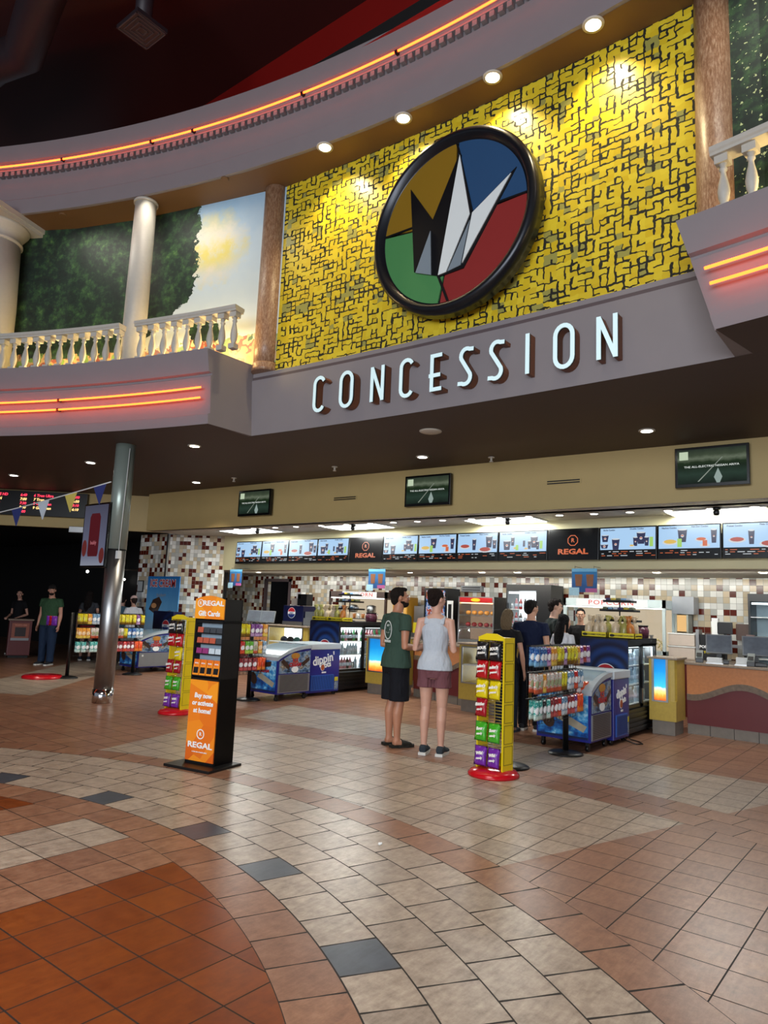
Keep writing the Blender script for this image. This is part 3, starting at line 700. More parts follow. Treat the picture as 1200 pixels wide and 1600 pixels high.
def bulkhead_tv(lab, xc, zc, w, h):
    y = cream_y(xc); t = thing('wall_screen', lab, 'screen', (xc, y - .02, zc), math.atan(.058), 'screens on the cream bulkhead')
    MB().box(-w / 2, -.10, -h / 2, w / 2, -.03, h / 2, .008).obj('housing', M_bezel, t)
    MB().box(-w / 2 + .035, -.104, -h / 2 + .045, w / 2 - .035, -.10, h / 2 - .035).obj('screen', M_tv, t)
    MB().text('THE ALL-ELECTRIC NISSAN ARIYA', .038, (0, -.107, .0), th=.001, sx=1.15).obj('lettering', M_txtw, t)
    MB().prism([(-.17, -.1065, -.2), (-.15, -.1065, -.2), (.14, -.1065, .11), (.13, -.1065, .11)], (0, .001, 0)).obj('bridge_picture', glow('bridge_picture', (.3, .34, .28), .6), t)
    MB().box(-w / 2 + .06, -.1075, h / 2 - .17, -w / 2 + .17, -.1055, h / 2 - .06).obj('pale_square', glow('pale_square', (.5, .6, .42), .8), t)
    MB().box(-.12, -.03, -.12, .12, .035, .12).obj('bracket', M_blackm, t)
bulkhead_tv('left screen on the cream bulkhead showing a dark landscape', -6.05, 3.53, .88, .52)
bulkhead_tv('middle screen on the cream bulkhead showing a river bridge', -2.05, 3.53, .88, .52)
bulkhead_tv('right screen on the cream bulkhead with readable white lettering', 2.28, 3.58, .90, .54)
for i, (x, z) in enumerate(((-3.86, 3.51), (.24, 3.53))):
    t = thing('wall_vent', ['slotted black vent in the bulkhead left of the middle screen', 'slotted black vent in the bulkhead left of the right screen'][i], 'vent', (x, cream_y(x) - .004, z), math.atan(.058), 'vents in the bulkhead')
    MB().box(-.27, -.006, -.035, .27, 0, .035).obj('frame', M_cream, t); MB().box(-.25, -.01, .008, .25, -.006, .026).box(-.25, -.01, -.026, .25, -.006, -.008).obj('slots', M_blackp, t)
# ------------------------------------------------------------------ menu boards along the header
M_sky = glow('menu_sky_blue', (.36, .56, .80), .9); M_mdark = glow('menu_dark', (.010, .011, .016), 1.); M_cupn = glow('menu_cup_navy', (.012, .014, .055), 1.)
M_mor = glow('menu_orange', (.62, .12, .03), .8); M_mwh = glow('menu_white', (.62, .66, .7), .8); M_myel = glow('menu_yellow', (.72, .46, .08), .8); M_mgr = glow('menu_green', (.35, .62, .12), .8); M_mred = glow('menu_red', (.42, .06, .04), .8)
def cup(mb, x, z, w, h, k):
    mb.mi = 0; mb.prism([(x - w * .36, 0, z), (x + w * .36, 0, z), (x + w / 2, 0, z + h), (x - w / 2, 0, z + h)], (0, -.001, 0))
    mb.mi = 1; mb.disc((x, -.0012, z + h), w / 2, h * .07, (1, 0, 0), (0, 0, 1), .0006, 12); mb.disc((x, -.0012, z + h * .5), w * .17, w * .17, (1, 0, 0), (0, 0, 1), .0006, 10); mb.mi = k
    mb.disc((x, -.002, z + h * .53), w * .15, w * .07, (1, 0, 0), (0, 0, 1), .0004, 10); mb.mi = 0
def menu_screen(lab, x0, x1, kind):
    w = x1 - x0 - .012; h = .50; z0 = 2.43 
    t = thing('menu_screen', lab, 'menu board', ((x0 + x1) / 2, 12.17, z0 + h / 2), 0, 'menu boards along the header')
    t.rotation_euler = (math.radians(-3), 0, 0)
    MB().box(-w / 2, -.03, -h / 2, w / 2, .06, h / 2, .006).obj('housing', M_bezel, t)
    MB().box(-w / 2 - .004, .06, -.12, w / 2 + .004, .09, .12).obj('wall_mount', M_blackm, t)
    iw, z1 = w / 2 - .018, h / 2 - .022
    if kind == 'R':
        mb = MB(); mb.text('REGAL', .115, (0, -.032, -.12), bold=.004, sx=1.45, th=.002); mb.text('R', .09, (0, -.032, .06), bold=.002, th=.002)
        stroke(mb, [(.085 * math.cos(PI / 8 + k * PI / 4), .06 + .085 * math.sin(PI / 8 + k * PI / 4)) for k in range(8)], .012, -.033, -.031, True)
        mb.obj('lettering', M_mor, t); return t
    zs = -h / 2 + .15
    MB().box(-iw, -.0335, zs, iw, -.030, z1).obj('picture_panel', M_sky, t)
    mt = [M_cupn, M_mwh, M_myel, M_mor, M_mgr, M_mred]; lo_ = (0, -.0345, 0); ps = w / .84
    def fin(m, nm): m.obj(nm, mt, t, lo_)
    def cp(x, z, w_, h_): m = MB(); cup(m, x * ps, z, w_, h_, 3); fin(m, 'cup_picture')
    def food(x, z, r, k): m = MB(); m.mi = 1; m.disc((x, -.001, z), r, r * .36, (1, 0, 0), (0, 0, 1), .0006, 14); m.mi = k; m.disc((x, -.0022, z + .01), r * .8, r * .28, (1, 0, 0), (0, 0, 1), .0006, 12); fin(m, 'food_picture')
    def can(x0_, z0_, x1_, z1_, k): m = MB(); m.mi = k; m.box(x0_, -.003, z0_, x1_, -.002, z1_); fin(m, 'pack_picture')
    if kind == 'cups': cp(-.27, zs + .03, .14, .15); cp(-.17, zs + .10, .07, .14); food(-.12, zs + .05, .05, 2); can(-.12, zs + .02, -.07, zs + .11, 4); cp(.20, zs + .06, .13, .18); cp(.12, zs + .04, .06, .13); cp(.26, zs + .03, .06, .13); can(.31, zs + .04, .36, zs + .17, 4); food(.07, zs + .04, .04, 2); can(.01, zs + .08, .05, zs + .18, 0)
    elif kind == 'nachos': food(-.25, zs + .09, .11, 2); cp(-.08, zs + .09, .13, .18); can(-.15, zs + .02, -.09, zs + .14, 4); food(.17, zs + .12, .08, 3); cp(.33, zs + .07, .08, .19); food(.22, zs + .04, .07, 1); can(.19, zs + .03, .25, zs + .11, 3)
    elif kind == 'pretzel': food(-.24, zs + .10, .11, 5); cp(-.06, zs + .04, .08, .19); food(.16, zs + .04, .13, 5); cp(.24, zs + .08, .13, .19); cp(.35, zs + .06, .08, .15)
    elif kind == 'blur': cp(-.33, zs + .12, .11, .1); cp(-.34, zs + .02, .12, .06); cp(-.17, zs + .0, .12, .16); cp(.20, zs + .08, .13, .17); cp(.12, zs + .05, .07, .13); cp(.28, zs + .05, .07, .13); can(.33, zs + .04, .38, zs + .18, 4); food(.07, zs + .05, .04, 2)
    tt = {'cups': ('Single Combo', 'Double Combo'), 'nachos': ('Nachos Combo', 'Hot Dog Combo'), 'pretzel': ('Pretzel Combo', 'Pizza Combo'), 'blur': ('Single Combo', 'Double Combo')}[kind]
    mb = MB(); mb.text(tt[0], .032, (-.36 * w / .84, -.036, z1 - .03), align='LEFT', th=.001, bold=.001); mb.text(tt[1], .032, (.04, -.036, z1 - .02), align='LEFT', th=.001, bold=.001); mb.obj('lettering', M_cupn, t)
    mb = MB()
    for r_ in range(3):
        x = -iw + .02
        while x < iw - .05:
            ww = random.uniform(.03, .11); mb.mi = random.choice((0, 0, 1, 1)); zz = zs - .03 - r_ * .03
            if random.random() < .62: mb.box(x, -.0325, zz - .005, min(x + ww, iw), -.0305, zz + .004)
            x += ww + .03
    mb.obj('price_lines', [M_mor, M_mwh], t); return t
mx_ = [-8.0, -7.14, -6.30, -5.45, -4.60, -3.745, -2.92, -2.09, -1.265, -.37, .475, 1.345, 2.215, 3.085, 3.95, 4.8]
kd = ['blur', 'nachos', 'pretzel', 'cups', 'R', 'blur', 'nachos', 'pretzel', 'cups', 'R', 'blur', 'nachos', 'pretzel', 'cups', 'R']
wh = {'blur': 'with cups and cans', 'nachos': 'with nachos and hot dog combos', 'pretzel': 'with pretzel and pizza combos', 'cups': 'with single and double drink combos', 'R': 'with orange REGAL lettering on black'}
pos = ['first', 'second', 'third', 'fourth', 'fifth', 'sixth', 'seventh', 'eighth', 'ninth', 'tenth', 'eleventh', 'twelfth', 'thirteenth', 'fourteenth', 'fifteenth']
for i in range(15):
    if mx_[i] > 3.6: continue
    menu_screen(f'{"menu screen" if kd[i] != "R" else "dark sign screen"} {wh[kd[i]]}, {pos[i]} in the overhead row from the left'.replace('orange REGAL lettering', 'orange lettering'), mx_[i], mx_[i + 1], kd[i])
# ------------------------------------------------------------------ concession counter
def counter_run(lab, ax, ay, bx, by, top=.98, depth=.62, kind='panel', phase=0., over=.05):
    L_ = math.hypot(bx - ax, by - ay); rz = math.atan2(by - ay, bx - ax)
    t = thing('counter', lab, 'counter', (ax, ay, 0), rz, 'concession counter')
    MB().box(0, .01, 0, L_, depth, .145).obj('kick_tiles', M_toe, t)
    mb = MB(); x = .3
    while x < L_: mb.box(x - .003, .006, 0, x + .003, .012, .145); x += .305
    mb.obj('grout_lines', M_black, t)
    n = max(6, int(L_ / .06)); f = lambda s: .60 - .10 * math.cos((s + phase) * 2 * PI / 1.35)
    lo, md, hi = MB(), MB(), MB(); tz = top - .035
    for i in range(n):
        s0, s1 = L_ * i / n, L_ * (i + 1) / n; a, b = f(s0), f(s1)
        lo.quad((s0, 0, .14), (s1, 0, .14), (s1, 0, b - .04), (s0, 0, a - .04)); hi.quad((s0, 0, a + .04), (s1, 0, b + .04), (s1, 0, tz), (s0, 0, tz))
        md.prism([(s0, .0, a - .042), (s1, .0, b - .042), (s1, .0, b + .042), (s0, .0, a + .042)], (0, -.012, 0))
    lo.box(0, .002, .14, L_, depth, tz)
    lo.obj('lower_panel', M_maroon_lam, t)['label'] = 'maroon lower panel'; hi.obj('upper_panel', M_orange_lam, t)['label'] = 'orange mottled upper panel'; md.obj('wave_band', M_stone, t)['label'] = 'wavy marble band'
    MB().box(-.02, -over, tz, L_ + .02, depth + .05, top, .008).obj('countertop', M_ctop, t); return t
counter_run('orange and maroon counter with wavy marble band at the right edge', 1.66, 12.38, 4.6, 12.24, .985, .62, phase=-.06)
counter_run('short orange and maroon counter seen between the two waiting customers', -3.12, 12.42, -1.72, 12.0, 1.0, .6, phase=.6)
counter_run('orange counter behind the right drinks fridge', -.42, 12.42, 1.26, 12.42, 1.0, .6)
counter_run('orange counter left of the left drinks fridge, beside the lit display case', -5.95, 12.60, -4.98, 12.60, 1.08, .6, phase=.3)
counter_run('orange counter hidden behind the left drinks fridge', -4.9, 13.1, -3.98, 13.1, 1.0, .6, phase=.3)
counter_run('orange counter at the far left, behind the candy grid', -9.0, 12.64, -7.3, 12.62, 1.0, .6, phase=.2)
MB_adv = None
def poster_material(name, kind):
    s = NT(name); x, y, z = s.xyz('Generated'); n = s.noise(s.vec, 5, 4); n2 = s.noise(s.vec, 11, 2)
    if kind == 'beach': c = s.ramp(s.add(z, s.mul(s.sub(n, .5), .12)), [(0, srgb('d84f1c')), (.12, srgb('f0a23a')), (.22, srgb('f4d98a')), (.27, srgb('e8e2c0')), (.32, srgb('3cb4de')), (.7, srgb('1284c8')), (1, srgb('0f6db4'))])
    elif kind == 'ice':
        c = s.ramp(s.add(s.mul(n, 1.0), s.mul(s.sub(z, .5), .2)), [(.34, srgb('123a7c')), (.46, srgb('1f6cb8')), (.55, srgb('4fa5da')), (.64, srgb('a9d6ee')), (.7, srgb('2c78bf'))])
        c = s.mix(s.lt(z, .05), c, srgb('16264e'))
    elif kind == 'icesky': c = s.ramp(s.add(z, s.mul(s.sub(n, .5), .25)), [(0, srgb('cfe3f0')), (.5, srgb('6fb4e0')), (1, srgb('1f6fb8'))])
    elif kind == 'collage': c = s.ramp(n, [(.34, srgb('1d2a3c')), (.44, srgb('4d6f93')), (.52, srgb('8f9fae')), (.60, srgb('54504a')), (.68, srgb('b9a68c'))])
    elif kind == 'drinks': c = s.ramp(s.add(z, s.mul(s.sub(n, .5), .3)), [(0, srgb('2c4f84')), (.6, srgb('3d6da3')), (1, srgb('2a7fb0'))])
    return s, c
def pm(name, kind, glowst=0.):
    if name in _mc: return _mc[name]
    s, c = poster_material(name, kind); m = s.out(c, .3)
    if glowst: s.out(emit=c, est=glowst)
    _mc[name] = m; return m
def display_pod(lab, x0, x1, y0, y1, top, case, sign='products'):
    t = thing('display_case', lab, 'display case', (x0, y0, 0), 0, 'yellow display cases of the counter'); w = x1 - x0; d = y1 - y0
    MB().box(.03, .04, 0, w - .03, d, .2).obj('kick', M_toe, t)
    z0, z1 = case; e0, e1 = .06, w - (.16 if w > .5 else .12)
    mb = MB(); mb.box(0, 0, .19, w, d, z0); mb.box(0, 0, z1, w, d, top - .03); mb.box(0, 0, z0, e0, d, z1)
    mb.prism([(w - .0, .06, z0), (w - .02, .02, z0), (w - .07, 0, z0), (e1, 0, z0), (e1, d, z0), (w, d, z0)], (0, 0, z1 - z0)); mb.box(e0, d - .03, z0, e1, d, z1)
    mb.obj('body', M_yellow_lam, t)
    MB().box(-.02, -.04, top - .03, w + .03, d + .02, top, .008).obj('countertop', M_ctop, t)
    f = MB(); f.box(e0 - .02, -.012, z0 - .02, e1 + .02, 0, z0); f.box(e0 - .02, -.012, z1, e1 + .02, 0, z1 + .02); f.box(e0 - .02, -.012, z0, e0 + .01, 0, z1); f.box(e1 - .01, -.012, z0, e1 + .02, 0, z1)
    f.obj('window_frame', M_steel, t)
    if sign == 'beach':
        MB().box(e0, .02, z0, e1, .03, z1).obj('backlit_picture', pm('beach_picture', 'beach', .9), t)
    else:
        MB().box(e0, d - .06, z0, e1, d - .05, z1).obj('lit_back', M_whiteglow, t); MB().box(e0, .03, (z0 + z1) / 2 - .01, e1, d - .06, (z0 + z1) / 2 + .01).obj('shelf', M_whitep, t)
        MB().quad((e0, -.004, z0), (e1, -.004, z0), (e1, -.004, z1), (e0, -.004, z1)).obj('glass', glass(), t)
    return t
display_pod('yellow display case with lit shelves behind the waiting woman', -1.58, -.48, 11.50, 12.3, 1.07, (.46, 1.0))
display_pod('yellow display case with a blue beach picture, behind the right drinks fridge', 1.28, 1.64, 11.92, 12.36, 1.05, (.46, 1.02), 'beach')
display_pod('lit display case on the far left counter, above the ice cream freezer', -7.26, -6.0, 12.56, 13.1, 1.12, (.45, 1.06))
display_pod('yellow display case with a beach picture, half hidden by the waiting man', -3.92, -3.2, 12.0, 12.5, 1.05, (.42, 1.0), 'beach')
# goods in the lit cases
mats_goods = [mat('goods_' + n, c, .5) for n, c in (('teal', '3f6f72'), ('navy', '1f2a4a'), ('charcoal', '2a2c30'), ('grey', '8a8f94'))]
def cloth_item(lab, x, y, z, m):
    mb = MB().ell((0, 0, .08), (.11, .05, .09), 12, 8); tag(mb.obj('plush_toy', m, None, (x, y, z)), lab, 'toy', 'souvenirs in the lit display cases')
cloth_item('teal souvenir on the upper shelf of the display case behind the woman', -1.12, 11.8, .74, mats_goods[0]); cloth_item('navy souvenir on the lower shelf of the display case behind the woman', -1.12, 11.8, .46, mats_goods[1])
cloth_item('grey souvenir at the left of the upper shelf behind the woman', -1.38, 11.85, .74, mats_goods[3])
for i in range(4): cloth_item(f'dark souvenir hanging in the far left lit case, {ORD[i]} from the left', -7.0 + i * .2, 12.85, .70, mats_goods[(i + 1) % 3])
# back counter
for lab, x0, x1 in (('maroon back counter at the right with popcorn boxes and bins', -1.2, 2.06), ('maroon back counter in the middle under the hot food warmer', -5.0, -2.28), ('grey back counter at the left under the popcorn machine', -9.0, -5.05)):
    t = thing('back_counter', lab, 'counter', (x0, 14.15, 0), 0, 'back counters')
    MB().box(0, 0, 0, x1 - x0, .8, .88).obj('cabinet', M_maroon_lam if x0 > -5.1 else M_toe, t); MB().box(-.01, -.04, .88, x1 - x0 + .01, .82, .93, .006).obj('countertop', M_ctop, t)
    mb = MB(); x = .3
    while x < x1 - x0 - .2: mb.ell((x, -.01, .78), (.018, .018, .018), 10, 6); mb.ell((x + .12, -.01, .78), (.018, .018, .018), 10, 6); x += .9
    mb.obj('knobs', M_whitep, t)
# ------------------------------------------------------------------ freezers
M_blue = mat('deep_blue_print', '1a1f78', .35, var=.15, scale=4); M_navy = mat('midnight_blue_print', '0c1138', .3, var=.3, scale=3)
M_grille = mat('silver_grille', '8b8e92', .4, .6, var=.08); M_lid = mat('pale_grey_lid', 'a9b3ba', .22, .1, var=.06)
M_ice = pm('ice_cream_print', 'ice'); M_coll = pm('ice_cream_collage', 'collage')
M_wrap = mat('brown_wrapper', '3d2a22', .3, var=.5, scale=12); M_redl = mat('red_lettering', 'b01f24', .4); M_whl = mat('white_lettering', 'e6e8e8', .4, var=.02); M_choc = mat('chocolate_brown', '6b3f22', .4, var=.3)
def caster(mb, x, y): mb.tube([(x - .018, y, .035), (x + .018, y, .035)], .035, 14); mb.box(x - .02, y - .02, .05, x + .02, y + .02, .1)
CAS = []
def casters(t, pts):
    for a, b in pts:
        if not CAS: mb = MB(); caster(mb, 0, 0); o = mb.obj('caster', M_blackm, t); CAS.append(o)
        else: o = CAS[0].copy(); COL.objects.link(o); o.parent = t
        o.location = (a, b, 0)
def ice_freezer(lab, x0, x1, y0, y1, solid=False):
    w, d = x1 - x0, y1 - y0; t = thing('ice_cream_freezer', lab, 'freezer', (x0, y0, 0), 0, 'ice cream freezers')
    prof = [(0, .11), (d, .11), (d, .86), (0, .70)]
    MB().prism([(0, y, z) for y, z in prof], (w, 0, 0)).obj('cabinet', M_blue, t)
    # curved rim and sliding lid
    rim = [(-.02 + (d + .02) * i / 12, .70 + .19 * math.sin(PI / 2 * (i / 12) ** .8)) for i in range(13)]
    MB().prism([(-.02, y, z) for y, z in rim] + [(-.02, y, z - .055) for y, z in rim[::-1]], (w + .04, 0, 0)).obj('rim', M_lid, t)
    MB().prism([(.05, y + .03, z + .012) for y, z in rim[:-1]] + [(.05, y + .03, z + .002) for y, z in rim[:-1][::-1]], (w - .1, 0, 0)).obj('lid', mat('smoked_lid_glass', '8fa3ae', .12, var=.05), t)
    MB().box(.02, -.012, .14, w - .03, 0, .66).obj('front_print', M_ice, t)
    mb = MB(); mb.prism([(.10, -.014, .47), (.52 * w / .66, -.014, .55), (.53 * w / .66, -.014, .63), (.11, -.014, .55)], (0, -.003, 0)); mb.obj('bar_picture', M_wrap, t)
    MB().prism([(.24, -.014, .36), (.58 * w / .66, -.014, .22), (.62 * w / .66, -.014, .29), (.30, -.014, .44)], (0, -.003, 0)).obj('bar_picture', mat('pale_wrapper', 'a9a08c', .3, var=.3), t)
    MB().disc((.15, -.014, .33), .08, .11, (.8, 0, .5), (-.5, 0, .8), .003).obj('bar_picture', M_wrap, t)
    MB().text('ICE CREAM', .07, (.33, -.018, .465), bold=.003, sx=1.1).obj('lettering', M_redl, t)
    # side facing the aisle: collage above, grille below
    MB().prism([(w, .03, .44), (w, d - .02, .44), (w, d - .02, .80), (w, d * .4, .76), (w, .03, .63)], (.010, 0, 0)).obj('side_print', M_coll, t)
    mb = MB(); mb.disc((w + .012, d * .5, .72), .10, .05, (0, 1, 0), (0, 0, 1), .004); mb.obj('badge_picture', mat('amber_badge', 'b07a2a', .4, var=.3), t)
    MB().text('ICE', .085, (w + .016, d * .5, .645), (0, 1, 0), bold=.003).text('CREAM', .085, (w + .016, d * .5, .575), (0, 1, 0), bold=.003).obj('side_lettering', M_redl, t)
    mb = MB(); mb.disc((w + .012, d * .5, .50), .08, .05, (0, 1, 0), (0, 0, 1), .004); mb.obj('scoop_picture', M_whl, t)
    mb = MB(); mb.prism([(w + .011, d * .08, .62), (w + .011, d * .3, .50), (w + .011, d * .36, .55), (w + .011, d * .14, .68)], (.003, 0, 0)); mb.obj('bar_picture', M_wrap, t)
    mb = MB(); mb.prism([(w + .011, d * .70, .60), (w + .011, d * .92, .70), (w + .011, d * .95, .64), (w + .011, d * .74, .54)], (.003, 0, 0)); mb.obj('bar_picture', M_wrap, t)
    MB().box(w, .02, .13, w + .012, d - .02, .42).obj('grille', M_grille, t)
    if not solid:
        mb = MB(); z = .15
        while z < .41: mb.box(w + .012, .05, z, w + .014, d - .06, z + .009); z += .0195
        mb.obj('grille_slots', M_blackp, t)
    else: MB().box(w + .012, .08, .34, w + .018, .12, .38).obj('lock', M_whitep, t)
    casters(t, [(a, b) for a in (.06, w - .06) for b in (.06, d - .06)]); return t
def dip_freezer(lab, x0, x1, y0, y1):
    w, d = x1 - x0, y1 - y0; t = thing('chest_freezer', lab, 'freezer', (x0, y0, 0), 0, 'navy chest freezers')
    MB().box(0, 0, .06, w, d, .80, .01).obj('cabinet', M_blue, t); MB().box(-.015, -.015, .80, w + .015, d + .015, .90, .012).obj('lid', mat('white_freezer_lid', 'b4bcc2', .3, var=.04), t)
    MB().box(.2, -.03, .83, .3, -.015, .86).obj('lid_handle', M_whitep, t)
    X = w + .001; lg = M_whl; cy = d * .5
    mb = MB()
    for k, (txt, sz, yy, zz, tilt) in enumerate((("dippin'", .155, cy - .005, .63, .16), ('dots', .10, cy + .06, .53, .16))):
        ay_ = Vector((0, math.sin(-tilt), math.cos(tilt))); ax_ = Vector((0, math.cos(tilt), math.sin(tilt)))
        mb.text(txt, sz * d / .6, (X + .004, yy, zz), ax_, ay_, .006, .004)
    mb.obj('logo_lettering', lg, t)
    MB().disc((X + .002, cy - .03, .49), .052, .06, (0, 1, 0), (0, 0, 1), .004).obj('logo_ball_ring', M_whl, t); MB().disc((X + .006, cy - .03, .49), .044, .05, (0, 1, 0), (0, 0, 1), .004).obj('logo_ball', mat('orange_ball', 'a04a20', .4, var=.2), t)
    mb = MB().box(w, d * .12, .10, w + .014, d * .82, .36); mb.obj('vent_panel', mat('bright_blue_vent', '1f4fa0', .4, var=.1), t)
    mb = MB(); y = d * .15
    while y < d * .8: mb.box(w + .014, y, .115, w + .016, y + .005, .345); y += .022
    mb.obj('vent_slots', M_navy, t)
    MB().box(w, d * .45, .39, w + .004, d * .58, .415).obj('name_plate', M_whitep, t); MB().box(w, d * .86, .24, w + .003, d * .97, .31).obj('energy_sticker', mat('yellow_sticker', 'b9b02a', .5), t)
    MB().box(w, d * .86, .09, w + .003, d * .97, .23).obj('photo_sticker', M_coll, t)
    casters(t, [(a, b) for a in (.06, w - .06) for b in (.06, d - .06)]); return t
ice_freezer('ice cream chest freezer of the right queue lane, behind the candy grid', .60, 1.28, 9.82, 10.46)
dip_freezer('navy chest freezer with white script lettering beside the right ice cream freezer', .62, 1.30, 10.50, 11.05)
ice_freezer('ice cream chest freezer of the middle queue lane', -4.66, -3.96, 9.80, 10.56)
dip_freezer('navy chest freezer with white script lettering beside the left drinks fridge', -4.78, -4.08, 10.60, 11.44)
ice_freezer('ice cream chest freezer at the far left, right of the steel pole', -9.53, -8.86, 10.42, 11.25, True)
# ------------------------------------------------------------------ drinks fridges
def globe(t, o, r, ax, nrm, name='globe_logo'):
    """round red, white and blue badge"""
    ax = Vector(ax); nrm = Vector(nrm); o = Vector(o); up = Vector((0, 0, 1))
    MB().disc(o, r, r, ax, up, .0, 36).obj('badge_rim', M_whl, t) if False else None
    mb = MB(); p = [o + ax * r * 1.08 * math.cos(2 * PI * k / 36) + up * r * 1.08 * math.sin(2 * PI * k / 36) for k in range(36)]; mb.prism(p, nrm * .003); mb.obj('badge_rim', M_whl, t)
    def seg(z0, z1, m, nm, wv):
        pts = []
        n = 16
        a0 = math.asin(max(-1, min(1, z0))); a1 = math.asin(max(-1, min(1, z1)))
        left = [(-math.cos(a0 + (a1 - a0) * i / n), math.sin(a0 + (a1 - a0) * i / n)) for i in range(n + 1)]
        right = [(-x, z) for x, z in left[::-1]]
        pts = left + right
        mb = MB(); mb.prism([o + nrm * .003 + ax * r * x + up * r * z for x, z in pts], nrm * .003); mb.obj(nm, m, t)
    MB().text('pepsi', r * .52, o + nrm * .005, ax, up, .003, .001).obj('badge_lettering', mat('badge_blue', '12286a', .35), t)
    seg(.24, .999, mat('badge_red', 'b3202c', .35), 'badge_top', 1); seg(-.999, -.24, mat('badge_blue', '12286a', .35), 'badge_bottom', 1)
def rings_material():
    s = NT('blue_ripple_print'); x, y, z = s.xyz(); dx = s.sub(x, .42); dz = s.sub(z, .82)
    r = s.mth('SQRT', s.add(s.mul(dx, dx), s.mul(dz, dz))); w = s.add(.5, s.mul(.5, s.mth('SINE', s.mul(r, 44.)))); fall = s.mx(0.0, s.sub(1.0, s.mul(r, 1.7)))
    return s.out(s.mix(s.mul(s.mul(w, fall), .8), srgb('0a1030'), srgb('1d4f9c')), .3)
M_rings = rings_material()
_bt = {}
def bottle(kind, lab, x, y, z, grp):
    """drink bottle: copied after the first of its kind"""
    if kind not in _bt:
        t = thing('drink_bottle', lab, 'bottle', (x, y, z), 0, grp); r = .033; h = .21
        cap, liq = {'water': ('c8d4dc', '9fb2be'), 'dark': ('23304e', '2a1610'), 'green': ('2f6b3a', '2f7a3f'), 'red': ('b03030', '8c1f22'), 'pink': ('c9a6ac', 'b07880'), 'can': ('b9bec2', 'a8aeb4')}[kind]
        if kind == 'can': MB().lathe([(.026, 0), (.031, .008), (.031, .105), (.025, .118)], 12).obj('body', mat('bottle_' + kind, liq, .2, .5), t); MB().lathe([(.025, .118), (.025, .122)], 10).obj('lid', M_steel, t)
        else:
            MB().lathe([(r * .85, 0), (r, .01), (r, .12), (r * .85, .15), (r * .38, .185), (r * .36, .195)], 12).obj('body', mat('bottle_' + kind, liq, .15, var=.1), t)
            MB().lathe([(r * .45, .193), (r * .45, h)], 10).obj('cap', mat('cap_' + kind, cap, .4), t)
            MB().lathe([(r * 1.01, .05), (r * 1.01, .11)], 12).obj('bottle_label', mat('label_' + kind, 'aeb9c6', .4, var=.4, scale=30), t)
        _bt[kind] = t; return t
    return dup(_bt[kind], (x, y, z), 0, lab, grp)
def fridge(lab, short, x0, x1, y0, y1, crates):
    """glass-door drinks fridge: doors face +X, printed end faces the queue (-Y)"""
    w, d, H_ = x1 - x0, y1 - y0, 1.29; t = thing('drinks_fridge', lab, 'fridge', (x0, y0, 0), 0, 'drinks fridges')
    mb = MB(); mb.box(0, .03, .12, w - .03, d, .36); mb.box(0, 0, 1.2, w, d, H_); mb.box(0, .0, .36, .04, d, 1.2); mb.box(0, 0, .36, w - .01, .05, 1.2); mb.box(0, d - .05, .36, w - .01, d, 1.2); mb.obj('cabinet', M_blackp, t)
    MB().box(.0, -.008, .10, w, 0, H_ - .02).obj('end_panel', M_rings, t); globe(t, (w * .55, -.010, .80), .14, (1, 0, 0), (0, -1, 0))
    MB().box(.04, .05, .36, .05, d - .05, 1.2).obj('lit_back', M_whiteglow, t)
    MB().box(w - .09, .06, 1.17, w - .05, d - .06, 1.195).box(w - .06, d - .075, .42, w - .045, d - .055, 1.17).obj('light_tube', M_whiteglow, t)
    md = d * .47
    for k, (a, b) in enumerate(((.02, md + .02), (md - .02, d - .02))):
        xx = w - .02 + .02 * k; f = MB(); e = .05
        f.box(xx - .02, a, .38, xx, a + e, 1.22); f.box(xx - .02, b - e, .38, xx, b, 1.22); f.box(xx - .02, a, .38, xx, b, .42); f.box(xx - .02, a, 1.18, xx, b, 1.22)
        o = f.obj('door_frame', M_blackp, t); MB().quad((xx - .01, a + e, .42), (xx - .01, b - e, .42), (xx - .01, b - e, 1.18), (xx - .01, a + e, 1.18)).obj('glass_pane', glass(), o)
        MB().box(xx, (b - .04) if k == 0 else (a + .012), .62, xx + .015, (b - .02) if k == 0 else (a + .03), .95).obj('handle', M_blackm, o)
    for z in (.42, .68, .93):
        MB().box(.05, .06, z - .012, w - .06, d - .06, z).obj('shelf', M_whitep, t)
    mb = MB(); mb.box(w - .03, 0, .06, w - .015, d, .36)
    for z in (.10, .16, .22, .28): mb.box(w - .015, .02, z, w, d - .02, z + .03)
    mb.obj('lower_grille', M_blackp, t)
    casters(t, [(a, b) for a in (.08, w - .1) for b in (.1, d - .12)])
    rn = {.42: 'bottom', .68: 'middle', .93: 'top'}
    for z in (.42, .68, .93):
        n = int((d - .2) / .078); i = 0
        for q in range(n):
            y = .1 + q * .078
            if abs(y - md) < .03: continue
            if short == 'left' and q > n * .75 and z < .9: continue
            kd_ = {'right': {.42: 'water', .68: 'water', .93: 'water'}, 'left': {.42: random.choice(['dark', 'pink', 'can', 'water']), .68: random.choice(['can', 'water', 'water']), .93: random.choice(['red', 'green', 'dark', 'pink'])}}[short][z]
            nm = {'water': 'clear water bottle', 'dark': 'dark cola bottle', 'green': 'green bottle', 'red': 'red bottle', 'pink': 'pink drink bottle', 'can': 'silver can'}[kd_]
            bottle(kd_, f'{nm}, {rn[z]} shelf of the {short} drinks fridge, {ORD[i]} from queue end', x0 + w - .13, y0 + y, z, 'bottles in the drinks fridges'); i += 1
    return t
fridge('black two-door drinks fridge with blue end panel in the right queue lane', 'right', .60, 1.26, 11.14, 12.34, 0)
fridge('black two-door drinks fridge with blue end panel in the middle, left of the waiting man', 'left', -4.92, -4.18, 11.50, 13.04, 0)
